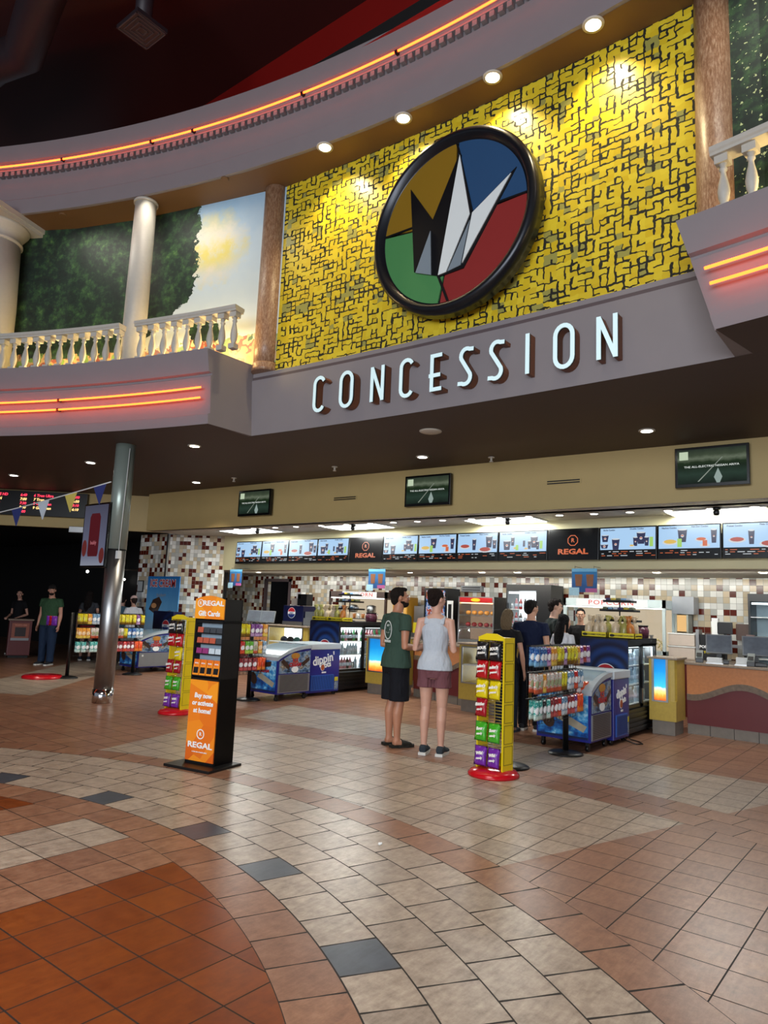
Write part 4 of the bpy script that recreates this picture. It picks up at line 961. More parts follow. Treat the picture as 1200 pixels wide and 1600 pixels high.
for (x, y, side) in ((.60, 11.14, 'right'), (-4.92, 11.50, 'left')):
    point('fridge_inner_light', (x + .5, y + .4, 1.12), 5, (.85, .95, 1), .04); point('fridge_inner_light', (x + .5, y + .95, 1.12), 5, (.85, .95, 1), .04)
# yellow crates with popcorn bags on top
M_crate = mat('yellow_crate', 'cdbb1c', .5, var=.06); M_cello = mat('popcorn_bag_pale', 'b9a78c', .3, var=.5, scale=40); M_cello2 = mat('popcorn_bag_mixed', '8f8a4a', .3, var=.6, scale=40); M_cello3 = mat('popcorn_bag_orange', 'a8672e', .3, var=.5, scale=40)
def popbag_mesh(m):
    mb = MB(); mb.lathe([(.04, 0), (.055, .03), (.054, .12), (.045, .17), (.016, .20), (.018, .215), (.05, .29)], 12)
    for v in mb.bm.verts: v.co.x += random.uniform(-.004, .004); v.co.y += random.uniform(-.004, .004)
    return mb.obj('popcorn_bag', m)
pbm = [popbag_mesh(m) for m in (M_cello, M_cello2, M_cello3)]; used = [False] * 3
def crate(lab, x, y, z, side, which):
    t = thing('popcorn_crate', lab, 'crate', (x, y, z), 0, 'yellow popcorn crates'); w, d = .36, .30
    mb = MB(); mb.box(0, 0, 0, w, d, .008); mb.box(0, 0, 0, w, .01, .07); mb.box(0, d - .01, 0, w, d, .07); mb.box(0, 0, 0, .01, d, .07); mb.box(w - .01, 0, 0, w, d, .07); mb.obj('tray', M_crate, t)
    mb = MB(); mb.text('GOURMET POPCORN', .026, (w * .6, -.002, .035), bold=.0008); mb.text('GOURMET POPCORN', .024, (w + .002, d * .5, .035), (0, 1, 0), bold=.0008); mb.obj('lettering', M_blackp, t)
    mb = MB(); mb.disc((.055, -.003, .035), .035, .018, (1, 0, 0), (0, 0, 1), .002); mb.obj('badge', M_blackp, t)
    k = 0
    for j in range(2):
        for i in range(3):
            q = (i + j) % 3 if which else random.choice((0, 0, 1)); o = pbm[q]
            if used[q]: o = o.copy(); COL.objects.link(o)
            used[q] = True; o.location = (x + .07 + i * .11, y + .08 + j * .13, z + .01); o.rotation_euler = (random.uniform(-.12, .12), random.uniform(-.12, .12), random.uniform(0, 3)); 
            tag(o, f'popcorn bag, {side}, {"front" if j == 0 else "back"} row, {ORD[i]} from left', 'bag', 'popcorn bags in the yellow crates'); k += 1
crate('yellow popcorn crate at the left of the middle fridge top', -4.92, 11.54, 1.292, 'left crate of the middle fridge', 0)
crate('yellow popcorn crate beside its twin on the middle fridge', -4.52, 11.54, 1.292, 'right crate of the middle fridge', 1)
crate('yellow popcorn crate at the left of the right fridge top', .60, 11.17, 1.292, 'left crate of the right fridge', 0)
crate('yellow popcorn crate at the corner of the right fridge top', .98, 11.17, 1.292, 'corner crate of the right fridge', 1)
# wire snack stand and tub of sweets on the fridge tops
def snack_stand(lab, x, y, z):
    t = thing('snack_stand', lab, 'stand', (x, y, z), 0, 'wire snack stands on the fridges')
    mb = MB(); mb.tube([(0, 0, 0), (0, 0, .52)], .01, 8); mb.cyl(0, 0, 0, .012, .12, 20); mb.obj('pole', M_blackm, t)
    for zz, r in ((.22, .26), (.36, .24), (.49, .20)):
        mb = MB(); mb.box(-r, -r * .6, zz, r, r * .6, zz + .006); mb.box(-r, -r * .6, zz, r, -r * .6 + .005, zz + .03); mb.box(r - .005, -r * .6, zz, r, r * .6, zz + .03); mb.obj('tray', M_blackm, t)
    return t
M_box_cols = [mat('snack_box_' + n, c, .4, var=.35, scale=25) for n, c in (('white', 'c9cdd2'), ('purple', '33265e'), ('yellow', 'c9b23a'), ('olive', '5d6040'), ('blue', '7fa3c4'))]
def snack_boxes(x, y, z, where):
    k = 0
    for zz, r in ((.226, .26), (.366, .24), (.496, .20)):
        n = int(2 * r / .075)
        for i in range(n):
            m = M_box_cols[(k * 3 + i) % 5]; o = MB().box(-.03, -.06, 0, .03, .06, .055, .004).obj('snack_box', m, None, (x - r + .045 + i * .075, y, z + zz), random.uniform(-.1, .1))
            tag(o, f'small {m.name.split("_")[-1]} snack box, {["lower", "middle", "upper"][k]} tray of the {where} fridge stand, {ORD[i]} along', 'box', 'snack boxes on the wire stands')
        k += 1
snack_stand('wire snack stand with small boxes on the right drinks fridge', .95, 11.70, 1.292); snack_boxes(.95, 11.70, 1.292, 'right')
snack_stand('wire snack stand with small boxes on the middle drinks fridge', -4.6, 12.25, 1.292); snack_boxes(-4.6, 12.25, 1.292, 'middle')
for lab, x, y in (('clear tub of wrapped sweets beside the stand on the right fridge', 1.1, 12.12), ('dark purple sweets display at the far end of the middle fridge', -4.45, 12.75)):
    t = thing('sweets_tub', lab, 'tub', (x, y, 1.292)); MB().lathe([(.11, 0), (.12, .1), (.1, .16)], 20).obj('tub', mat('plum_sweets', '5a2a3c', .3, var=.6, scale=40), t); MB().lathe([(.105, .16), (.11, .18)], 20).obj('lid', M_blackp, t)
# ------------------------------------------------------------------ candy bags, queue grids
def candy_material(name, base, accent, acc2='e8e8e8'):
    s = NT(name); x, y, z = s.xyz('Object'); n = s.noise(s.vec, 38, 4, .7); rr = s.add(s.mul(s.div(x, .034), s.div(x, .034)), s.mul(s.div(s.sub(z, -.10), .035), s.div(s.sub(z, -.10), .035)))
    lab = s.lt(s.add(rr, s.mul(s.sub(n, .5), 2.6)), 1.0)
    low = s.lt(s.add(z, s.mul(s.sub(n, .5), .08)), -.15)
    c = s.mix(s.gt(n, .56), srgb(base), srgb(accent)); c = s.mix(s.lt(n, .40), c, tuple(v * .35 for v in srgb(base))); c = s.mix(lab, c, srgb(acc2)); c = s.mix(low, c, srgb(accent))
    return s.out(c, .28)
CM = {k: candy_material('candy_bag_' + k, *v) for k, v in dict(blue=('1d4f96', '7db4d8'), purple=('6a1d78', 'c9a3cf'), yellow=('d8c61c', '7a5a1a', 'd8d23a'), orange=('d8861c', 'f0d060', 'e8c8a0'), red=('b3161c', 'e05a3a'), green=('4aa328', 'bfe05a'), white=('c9c6bd', 'c85a3a', '9a9f7a'), teal=('2f9a92', 'cfe8e0'), maroon=('7a1420', 'c95a5a'), black=('1a1a1c', '8a8a8a'), scarlet=('e0481c', 'f5903a', 'e0481c'), sky=('5a86a8', 'd0dde6')).items()}
CB = {}
for _k, (_b, _a) in dict(black=('17171a', '5a5a5e'), red=('b5141c', '8c0f16'), yellow=('dcc614', 'b8860f'), maroon=('a01222', 'd8606a'), green=('3fa326', '8fd04a'), purple=('6d2a9a', 'a878c4')).items():
    s = NT('big_candy_bag_' + _k); s.xyz(); n = s.noise(s.vec, 22, 2); s.out(s.ramp(n, [(.42, srgb(_b)), (.58, srgb(_b)), (.66, srgb(_a))]), .25); CB[_k] = s.m
def bag_mesh(w=.085, h=.2, th=.022):
    mb = MB(); nx, nz = 6, 10; g = {}
    for sd in (-1, 1):
        for i in range(nx + 1):
            for j in range(nz + 1):
                u, v = i / nx, j / nz; e = math.sin(PI * u) ** .5 * math.sin(PI * min(1, max(0, (v - .07) / .86))) ** .5 if .07 < v < .93 and 0 < u < 1 else 0
                yy = sd * th * e * (1 + .25 * math.sin(7 * u + 9 * v))
                if (i in (0, nx) or e == 0) and sd == 1 and (i, j, -1) in g and (i in (0, nx) or j in (0, nz)): g[i, j, 1] = g[i, j, -1]; continue
                zz = -h * v; zz += (.0035 * (i % 2) if j == nz else 0); g[i, j, sd] = mb.bm.verts.new(((u - .5) * w * (1 - .06 * math.sin(PI * v)), yy + (0 if e else .0004 * sd), zz))
    for sd in (-1, 1):
        for i in range(nx):
            for j in range(nz): mb._f([g[i, j, sd], g[i + 1, j, sd], g[i + 1, j + 1, sd], g[i, j + 1, sd]], True)
    return mb
BAGS = {}
def candy_bag(col, lab, loc, rz, grp, lett=None, size='s', tilt=0.):
    key = (col, size, lett)
    if key not in BAGS:
        o = bag_mesh(.088, .20, .020).obj('candy_bag', CM[col]) if size == 's' else bag_mesh(.148, .185, .03).obj('candy_bag', CB[col])
        BAGS[key] = o
        if lett: MB().text(lett, .038, (.006, -.036, -.068), (1, 0, .15), bold=.0025, th=.002).text({'SOUR': 'Skittles', "m&m's": 'peanut'}.get(lett, 'candy'), .030, (.006, -.034, -.115), (1, 0, .15), bold=.0015, th=.002).obj('lettering', mat('bag_lettering', 'f0ece4', .4), o)
    else:
        s = BAGS[key]; o = s.copy(); COL.objects.link(o)
        for ch in s.children: c = ch.copy(); COL.objects.link(c); c.parent = o
    o.location = loc; o.rotation_euler = (tilt, 0, rz); return tag(o, lab, 'candy bag', grp)
def queue_post(lab, x, y):
    t = thing('queue_post', lab, 'post', (x, y, 0), 0, 'black queue posts'); MB().lathe([(.20, 0), (.20, .012), (.16, .03), (.05, .045)], 32).obj('base', M_blackm, t); MB().cyl(0, 0, .04, 1.24, .033, 20).obj('pole', M_blackm, t)
def queue_grid(lab, lane, x, y0, y1, cols, post_labels, posts):
    for (px_, py_), pl_ in zip(posts, post_labels): queue_post(pl_, px_, py_)
    t = thing('queue_grid', lab, 'wire grid', (x, y0, 0), PI / 2, 'candy grids of the queue'); w = y1 - y0
    mb = MB(); X = 0
    while X <= w + .001: mb.tube([(X, 0, .42), (X, 0, 1.24)], .003, 5); X += w / round(w / .075)
    Z_ = .42
    while Z_ < 1.25: mb.tube([(0, 0, Z_), (w, 0, Z_)], .003, 5); Z_ += .1025
    mb.obj('wire_panel', M_blackm, t)
    rows = (('top', 1.225), ('middle', .955), ('bottom', .69)); n = int(w / .088)
    for (rn_, z), cs in zip(rows, cols):
        mb = MB(); mb.box(0, -.012, z + .0, w, .012, z + .012); 
        for i in range(n): mb.tube([(.05 + i * (w - .1) / (n - 1), 0, z + .006), (.05 + i * (w - .1) / (n - 1), -.10, z + .006)], .003, 5)
        mb.obj('peg_rail', M_blackm, t)
        for i in range(n):
            c = cs[min(len(cs) - 1, i * len(cs) // n)]; yy = y0 + .05 + i * (w - .1) / (n - 1)
            a_ = PI / 2 + random.uniform(-.35, -.05)
            for q_ in (0, 1): candy_bag(c, f'{c} candy bag, {rn_} row of the {lane} queue grid, {ORD[i]} from lobby end, {["inner", "outer"][q_]}', (x + .032 + q_ * .055 + random.uniform(0, .008), yy + q_ * random.uniform(-.012, .012), z - q_ * .006), a_ + random.uniform(-.05, .05), 'candy bags on the queue grids', tilt=random.uniform(-.03, .03))
queue_grid('black wire grid hung with candy bags in the right queue lane, behind the yellow rack', 'right', 1.16, 8.42, 9.66,
    [['blue', 'blue', 'purple', 'orange', 'yellow', 'yellow', 'purple', 'yellow', 'yellow', 'orange', 'purple'], ['white', 'orange', 'white', 'white', 'white', 'yellow', 'yellow', 'sky', 'red', 'sky', 'sky'], ['teal', 'black', 'teal', 'maroon', 'red', 'sky', 'sky', 'maroon', 'purple', 'scarlet', 'scarlet']],
    ('black queue post with round base right behind the yellow candy rack', 'black queue post in front of the right ice cream freezer'), ((.98, 8.42), (1.09, 9.55)))
for i in range(4): candy_bag(['orange', 'purple', 'maroon', 'purple'][i], f'candy bag hanging past the end post of the right grid, {ORD[i]} along the top', (1.14 + .02 * i, 9.74 + i * .06, 1.22), PI / 2 - .4, 'candy bags on the queue grids')
for i in range(3): candy_bag(['maroon', 'scarlet', 'scarlet'][i], f'candy bag hanging past the end post of the right grid, {ORD[i]} along the bottom', (1.15 + .02 * i, 9.76 + i * .07, .80), PI / 2 - .4, 'candy bags on the queue grids')
queue_grid('black wire grid of candy bags in the middle queue lane, behind the card stand', 'middle', -4.30, 8.55, 9.75,
    [['blue', 'red', 'orange', 'yellow', 'orange', 'yellow', 'yellow', 'purple', 'purple', 'purple', 'orange'], ['purple', 'red', 'sky', 'red', 'green', 'red', 'green', 'white', 'orange', 'sky'], ['black', 'sky', 'black', 'maroon', 'maroon', 'maroon', 'maroon', 'scarlet', 'scarlet']],
    ('black queue post hidden behind the orange card stand', 'black queue post in front of the middle ice cream freezer'), ((-4.37, 8.5), (-4.38, 9.58)))
queue_grid('black wire grid hung with candy bags at the far left, behind the steel pole', 'left', -8.57, 8.82, 10.25,
    [['yellow', 'orange', 'sky', 'purple', 'purple', 'yellow', 'yellow', 'yellow', 'yellow', 'purple', 'yellow'], ['orange', 'orange', 'white', 'white', 'red', 'maroon', 'white', 'yellow', 'blue', 'sky', 'sky'], ['teal', 'black', 'teal', 'black', 'red', 'maroon', 'maroon', 'red', 'maroon', 'scarlet', 'scarlet']],
    ('black queue post beside the round red base at the far left', 'black queue post in front of the far left freezer'), ((-8.64, 8.78), (-8.64, 10.18)))
for i in range(3): candy_bag(['purple', 'maroon', 'purple'][i], f'purple and red candy bag left of the far left queue post, {ORD[i]} from the left', (-8.78 - .1 * (2 - i), 8.5, 1.16), .3, 'candy bags on the queue grids', size='b')
# ------------------------------------------------------------------ yellow candy racks
M_yel = mat('glossy_yellow_steel', 'e8cc18', .3, var=.04); M_redg = mat('glossy_red_base', 'b80f1c', .16, var=.05)
def candy_rack(lab, which, x, y, rz, missing=()):
    t = thing('candy_rack', lab, 'display rack', (x, y, 0), rz, 'yellow candy racks'); w, d, H_ = .30, .17, 1.32
    MB().lathe([(.25, 0), (.25, .02), (.22, .05), (.13, .075), (.02, .08)], 40).obj('base', M_redg, t)
    mb = MB()
    for sx in (-1, 1): mb.box(sx * w / 2 - .008, -.075, .06, sx * w / 2 + .008, .095, H_)
    mb.box(-w / 2, -.075, H_ - .03, w / 2, .095, H_); mb.prism([(-w / 2, -.075, H_), (w / 2, -.075, H_), (w * .2, -.075, H_ + .035), (-w * .2, -.075, H_ + .035)], (0, .012, 0)); mb.box(-w / 2, .085, .06, w / 2, .095, .2)
    mb.obj('frame', M_yel, t)
    mb = MB()
    for k in range(6):
        z = .12 + k * .195
        mb.box(w / 2 + .008, -.060, z, w / 2 + .010, .080, z + .003); mb.box(w / 2 + .008, -.060, z + .17, w / 2 + .010, .080, z + .173); mb.box(w / 2 + .008, -.060, z, w / 2 + .010, -.057, z + .17); mb.box(w / 2 + .008, .077, z, w / 2 + .010, .080, z + .17)
    mb.obj('side_panel_lines', M_blackp, t)
    mb = MB(); z = .15
    while z < 1.27: mb.tube([(-w / 2, .07, z), (w / 2, .07, z)], .003, 5); z += .03
    for xx in (-.05, .05): mb.tube([(xx, .073, .1), (xx, .073, 1.28)], .003, 5)
    mb.obj('back_wires', mat('yellow_wire', 'c9b23a', .35, .3), t)
    for z in (1.275, 1.10, .90, .73, .50, .27):
        MB().tube([(-.07, .07, z), (-.07, -.09, z + .01)], .003, 5).tube([(.07, .07, z), (.07, -.09, z + .01)], .003, 5).obj('pegs', M_chrome, t)
    cs = [('black', 1.275, 'skittles?'), ('red', 1.10, ''), ('yellow', .91, ''), ('maroon', .735, ''), ('green', .505, ''), ('purple', .275, '')]
    rn_ = ['top', 'second', 'third', 'fourth', 'fifth', 'lowest']
    for (c, z, _), nm in zip(cs, rn_):
        for i, xx in enumerate((-.077, .077)):
            if (nm, i) in missing: continue
            wx = x + xx * math.cos(rz) + .10 * math.sin(rz); wy = y + xx * math.sin(rz) - .10 * math.cos(rz)
            candy_bag(c, f'{c} candy bag, {"left" if i == 0 else "right"} on the {nm} peg row of the {which} yellow rack', (wx, wy, z), rz + random.uniform(-.08, .08), 'candy bags on the yellow racks', lett={'black': 'SOUR', 'red': "m&m's", 'yellow': "m&m's", 'maroon': 'Skittles', 'green': 'Sour', 'purple': 'Wild'}[c], size='b', tilt=-.12)
    return t
candy_rack('yellow candy rack on a round red base, right of the waiting woman', 'right', 1.05, 7.96, -.12, {('fourth', 1)})
candy_rack('yellow candy rack on a round red base, half hidden behind the orange card stand', 'left', -3.9, 7.86, .12, {('third', 0)})
t = tag(MB().lathe([(.36, 0), (.36, .03), (.33, .055), (.02, .06)], 48).obj('display_plinth', M_redg, None, (-8.86, 8.42, 0)), 'glossy round red floor base at the far left beside a queue post', 'display base')
# ------------------------------------------------------------------ gift card stand
def orange_material():
    s = NT('orange_faceted_print'); x, y, z = s.xyz(); v = s.n('ShaderNodeTexVoronoi'); s.put(v.inputs['Scale'], 4.5); s.t.links.new(s.vec, v.inputs['Vector'])
    sp = s.n('ShaderNodeSeparateColor'); s.t.links.new(v.outputs['Color'], sp.inputs[0])
    return s.out(s.ramp(sp.outputs[0], [(0, srgb('cf5a12')), (.4, srgb('df7218')), (.7, srgb('e8881c')), (1, srgb('f09a20'))]), .35)
M_or = orange_material()
def gift_stand():
    t = thing('gift_card_stand', 'tall black gift card stand with orange panels at the front left', 'display stand', (-1.06, 6.10, 0), .17)
    w, d, H_ = .37, .24, 1.58
    MB().box(-.28, -.20, 0, .28, .26, .025, .004).obj('base_plate', M_blackm, t)
    mb = MB(); mb.box(w / 2 - .02, -.02, .025, w / 2, d, H_); mb.box(-w / 2, -.02, .025, -w / 2 + .02, d, H_); mb.box(-w / 2, d - .02, .025, w / 2, d, H_); mb.box(-w / 2, -.02, .025, w / 2, d, .82); mb.box(-w / 2, .0, H_ - .01, w / 2, d, H_); mb.box(-w / 2, -.02, 1.345, w / 2, d, 1.375)
    mb.obj('body', M_blackm, t)
    MB().box(-w / 2 + .02, .06, .84, w / 2 - .02, .07, 1.34).obj('back_board', mat('blue_grey_board', '8fa0ae', .5), t)
    mb = MB(); n = 14; top = [(-w / 2 - .0 + w * i / n, 1.575 + .035 * math.sin(PI * i / n)) for i in range(n + 1)]
    mb.prism([(x, -.022, z) for x, z in [(-w / 2, 1.385), (w / 2, 1.385)] + top[::-1]], (0, -.012, 0)); h = mb.obj('header', M_or, t); h['label'] = 'orange header with white lettering'
    mb = MB(); mb.text('REGAL', .066, (.045, -.036, 1.535), sx=1.35, bold=.002); mb.text('Gift Cards', .068, (0, -.036, 1.435), bold=.0025, sx=.95)
    mb.text('R', .042, (-.118, -.036, 1.535), bold=.001); stroke(mb, arcp(-.118, 1.535, .034, .034, 0, 360, 20), .006, -.037, -.034); mb.obj('lettering', M_whl, h)
    p = MB().box(-w / 2 + .01, -.032, .05, w / 2 - .01, -.02, .80).obj('lower_panel', M_or, t)
    mb = MB()
    for k, s_ in enumerate(('Buy now', 'or activate', 'at home!')): mb.text(s_, .062, (0, -.034, .655 - k * .07), (1, 0, 0), (.12, 0, 1), bold=.0025, sx=.98)
    mb.text('REGAL', .072, (0, -.034, .195), sx=1.42, bold=.0022); mb.text('no fees value of cards is added', .015, (0, -.034, .135), bold=.0005)
    mb.text('R', .045, (0, -.034, .30), bold=.001); stroke(mb, arcp(0, .30, .042, .042, 0, 360, 24), .009, -.035, -.032); mb.obj('lettering', M_whl, p)
    for z in (.84, 1.05, 1.15, 1.25): MB().box(-w / 2 + .02, -.015, z - .01, w / 2 - .02, .06, z).obj('shelf', M_blackm, t)
    def card(x, y, z, w_, h_, m, lab, lt=None):
        o = MB().box(-w_ / 2, -.002, 0, w_ / 2, .002, h_).obj('gift_card', m, None); M = Matrix.Rotation(.17, 4, 'Z'); v = M @ Vector((x, y, 0)); o.location = (-1.06 + v.x, 6.10 + v.y, z); o.rotation_euler = (-.12, 0, .17)
        if lt: MB().box(-w_ * .38, -.004, h_ * .12, w_ * .38, -.002, h_ * .5).obj('dark_patch', M_blackp, o); MB().text('REGAL', .016, (0, -.004, h_ * .75), bold=.0005).obj('lettering', M_whl, o)
        tag(o, lab, 'gift card', 'gift cards on the stand')
    for i in range(4): card(-.125 + i * .084, -.03, .845, .078, .15, M_or, f'orange and black gift card pack, bottom shelf of the stand, {ORD[i]} from left', 1)
    cc = [('charcoal', '3a3d42'), ('salmon', 'b0523a'), ('magenta', '8a2f6a'), ('pale', 'b9c4cc')]
    for r_, z in enumerate((1.052, 1.152, 1.252)):
        for i in range(4):
            n_, c_ = [cc[3], cc[2], cc[3], cc[3]][i] if r_ == 0 and i != 0 else (cc[2] if r_ == 0 else cc[1] if (r_ == 1 and i < 3) or i == 0 else cc[0])
            card(-.118 + i * .08, -.01, z, .072, .052, mat('gift_card_' + n_, c_, .4, var=.3, scale=40), f'{n_} gift card on the {["third", "second", "top"][r_]} shelf of the stand, {ORD[i]} from the left')
gift_stand()
# ------------------------------------------------------------------ steel pole, screen and bunting
t = thing('steel_pole', 'thick brushed steel pole from the floor to the dark soffit', 'column', (-5.36, 7.60, 0))
MB().cyl(0, 0, .2, 2.28, .142, 40).obj('lower_sleeve', M_steel, t); MB().cyl(0, 0, 2.28, ZS - .003, .148, 40).obj('upper_pipe', mat('greenish_grey_paint', '8f9a92', .3, .35, var=.05), t)
MB().cyl(0, 0, 0, .2, .150, 40).obj('polished_collar', M_chrome, t); MB().cyl(0, 0, 2.275, 2.29, .150, 40).obj('joint_ring', M_blackm, t)
t = thing('cord', 'thin white cord hanging down the right side of the steel pole', 'cord', (0, 0, 0)); MB().tube([(-5.19, 7.57, 3.85), (-5.2, 7.56, 3.0), (-5.21, 7.55, 2.25)], .006, 6).obj('cable', M_whitep, t); MB().box(-5.24, 7.52, 2.14, -5.18, 7.58, 2.26).obj('plug', M_whitep, t)
def can_screen():
    t = thing('portrait_screen', 'portrait screen with a red drink can picture, mounted on the steel pole', 'screen', (-5.70, 7.46, 2.50))
    MB().box(-.36, -.05, -.50, .36, .0, .50, .008).obj('housing', M_bezel, t)
    s = NT('portrait_screen_picture'); x, y, z = s.xyz(); s.out((0, 0, 0), .3, emit=s.ramp(s.add(.5, z), [(0, srgb('9aa0b0')), (.2, srgb('6d7088')), (1, srgb('4a4d60'))]), est=.6)
    MB().box(-.33, -.054, -.47, .33, -.05, .47).obj('screen', s.m, t)
    rd = glow('can_red', (.075, .005, .009), .7); MB().prism([(-.13, -.056, -.33), (.13, -.056, -.33), (.15, -.056, -.28), (.15, -.056, .28), (.11, -.056, .34), (-.11, -.056, .34), (-.15, -.056, .28), (-.15, -.056, -.28)], (0, .001, 0)).obj('can_picture', rd, t)
    MB().disc((.26, -.056, -.32), .07, .12, (1, 0, 0), (0, 0, 1), .001).disc((-.25, -.056, -.2), .07, .13, (1, 0, 0), (0, 0, 1), .001).obj('fruit_picture', glow('fruit_red', (.12, .018, .016), .7), t)
    MB().text('bubly', .08, (0, -.058, -.12), (1, 0, 0), bold=.001).obj('lettering', glow('can_lettering', (.4, .12, .14), .7), t)
    MB().box(.0, .0, -.1, .20, .1, .1).obj('bracket', M_blackm, t)
can_screen()
A = Vector((-5.42, 7.44, 3.32)); B = Vector((-14.6, 5.6, 2.80))
t = thing('bunting', 'white string of blue, yellow and white triangular flags tied to the steel pole', 'bunting', (0, 0, 0))
pt = lambda s_: A.lerp(B, s_) - Vector((0, 0, .35 * math.sin(PI * min(1, s_ * 1.0))))
MB().tube([pt(i / 30) for i in range(31)], .01, 6).obj('string', M_whitep, t)
fc = [('blue', mat('flag_blue', '2b3470', .6)), ('yellow', mat('flag_yellow', 'cdb95a', .6)), ('white', mat('flag_white', 'c4cdd6', .6))]
s_ = .012
k = 0
while s_ < .97:
    p = pt(s_); q = pt(s_ + .028); m_ = (p + q) / 2; o = MB().prism([p, q, m_ - Vector((0, 0, .30)) + Vector((.03, 0, 0))], (.004, .012, 0)).obj('flag', fc[k % 3][1], t); o['label'] = fc[k % 3][0] + ' triangular flag'; s_ += .068; k += 1
# ------------------------------------------------------------------ red LED showtimes board
d_ = Vector((-9.55 + 12.39, 11.25 - 8.75, 0)).normalized(); bx = -11.6; by = 8.75 + (bx + 12.39) * d_.y / d_.x
t = thing('showtimes_board', 'long black LED showtimes board with red and yellow text at the far left', 'sign', (bx, by, 3.60), math.atan2(d_.y, d_.x))
MB().box(-2.4, -.12, -.27, .98, -.01, .30, .01).obj('housing', M_blackp, t)
rows = [('SECRETIVE HD', '6:40', '6 Tron Ultra', '9:00', 0), ('SCORPION', '7:00', '7 Tron', '6:50', 1), ('TRON HD', '7:30', '8 Goodman', '9:10', 0), ('GYPSY', '8:00', '9 Goodman', '6:10', 1), ('BREAKUP', '9:00', '', '', 0)]
lr, ly = glow('led_red', (1, .04, .09), 1.6), glow('led_yellow', (1, .62, .22), 1.6)
for i, (a, b, c_, d4, k) in enumerate(rows):
    z = .20 - i * .095
    for s_, x in ((a, -1.35), (b, -.52), (c_, -.22), (d4, .66)):
        if s_: MB().text(s_, .085, (x, -.124, z), (1, 0, 0), (.15, 0, 1), bold=.002, align='LEFT').obj('led_text', ly if k else lr, t)
# ------------------------------------------------------------------ hanging posters and the ice cream poster
M_dr = pm('iced_drinks_picture', 'drinks')
for lab, x in (('small blue iced drinks poster hanging from the header, left corner', -7.78), ('small blue iced drinks poster hanging from the header above the waiting man', -3.75), ('small blue iced drinks poster hanging from the header above the queue', .30)):
    t = thing('hanging_poster', lab, 'poster', (x, 12.0, 2.12), 0, 'posters hanging from the header')
    MB().box(-.2, 0, -.19, .2, .006, .17).obj('sheet', M_dr, t); MB().box(-.2, -.003, .12, .2, 0, .17).obj('header_band', mat('pale_blue_band', '6aa9cc', .5), t); MB().box(.02, -.003, -.19, .2, 0, -.13).obj('pink_band', mat('pink_band', 'b25a8c', .5), t)
    for xx in (-.09, .09): MB().prism([(xx - .045, -.003, -.1), (xx + .045, -.003, -.1), (xx + .06, -.003, .08), (xx - .06, -.003, .08)], (0, .002, 0)).obj('cup_picture', mat('caramel_drink', '8a5a3c', .4, var=.3), t)
    MB().box(-.24, -.004, -.24, -.08, -.001, -.12).obj('corner_card', mat('pale_corner_card', 'a9cfdc', .5, var=.2, scale=40), t); MB().tube([(-.15, .003, .17), (-.15, .003, .21)], .003, 5).tube([(.15, .003, .17), (.15, .003, .21)], .003, 5).tube([(-.15, .003, .20), (-.15, .27, .20)], .003, 5).tube([(.15, .003, .20), (.15, .27, .20)], .003, 5).obj('hooks', M_blackm, t)
t = thing('ice_cream_poster', 'tall blue ICE CREAM poster leaning against the tiled wall at the left', 'poster', (-9.79, 11.54, 0))
MB().box(-.64, 0, .35, .62, .02, 2.10).obj('board', pm('poster_sky', 'icesky'), t)
mb = MB(); mb.text('ICE CREAM', .24, (-.02, -.008, 1.93), bold=.014, sx=.84); mb.obj('lettering_outline', M_whl, t); MB().text('ICE CREAM', .24, (-.02, -.012, 1.93), bold=.004, sx=.84).obj('lettering', M_redl, t)
MB().prism([(-.5, -.004, 1.32), (-.3, -.004, 1.24), (-.12, -.004, 1.3), (.0, -.004, 1.5), (-.12, -.004, 1.62), (-.36, -.004, 1.55)], (0, -.004, 0)).obj('bar_picture', M_wrap, t); MB().disc((-.3, -.009, 1.41), .1, .06, (1, 0, 0), (0, 0, 1), .003).obj('filling_picture', mat('caramel_filling', 'c08a5a', .5, var=.3), t)
MB().text('Snickers', .11, (-.05, -.008, 1.66), (1, 0, .06), bold=.002).obj('script_lettering', mat('grey_lettering', '8a97a8', .5), t)
MB().prism([(-.2, -.004, 1.10), (.40, -.004, 1.02), (.5, -.004, 1.18), (.36, -.004, 1.32), (.1, -.004, 1.28)], (0, -.004, 0)).obj('bar_picture', mat('grey_wrapper', '7d7872', .35, var=.3), t); MB().text('Dove', .13, (.08, -.010, 1.15), bold=.003).obj('brand_lettering', M_whl, t)
MB().box(-.5, .02, 0, -.45, .1, .4).box(.4, .02, 0, .45, .1, .4).obj('feet', M_blackm, t)
t = thing('drinks_cooler', 'dark blue drinks cooler with round badge below the ICE CREAM poster', 'cooler', (-9.33, 11.36, .0)); MB().box(-.36, -.08, .05, .40, .14, 1.30, .01).obj('cabinet', M_navy, t); MB().box(-.36, -.088, .06, .40, -.08, 1.29).obj('front_print', M_rings, t); globe(t, (.14, -.09, .98), .12, (1, 0, 0), (0, -1, 0))
for i, (z, m) in enumerate(((1.86, M_blackm), (1.60, M_whitep), (1.22, M_blackm))):
    t = thing('framed_notice', ['framed notice at the top of the left tiled pier', 'white notice in the middle of the left tiled pier', 'framed notice low on the left tiled pier'][i], 'notice', (-10.78, 11.6, z), 0, 'notices on the tiled pier'); MB().box(-.14, -.02, -.14, .10, 0, .14).obj('frame', m, t); MB().box(-.12, -.024, -.12, .08, -.02, .12).obj('paper', mat('notice_paper', 'a9aeb0', .6, var=.2, scale=40), t)
t = thing('wall_lamp', 'flat silver fixture on the bulkhead left of the tiled pier', 'fixture', (-10.75, 10.05, 3.0), math.atan2(d_.y, d_.x)); MB().box(-.35, -.16, -.02, .45, -.02, .12, .01).obj('housing', M_steel, t)
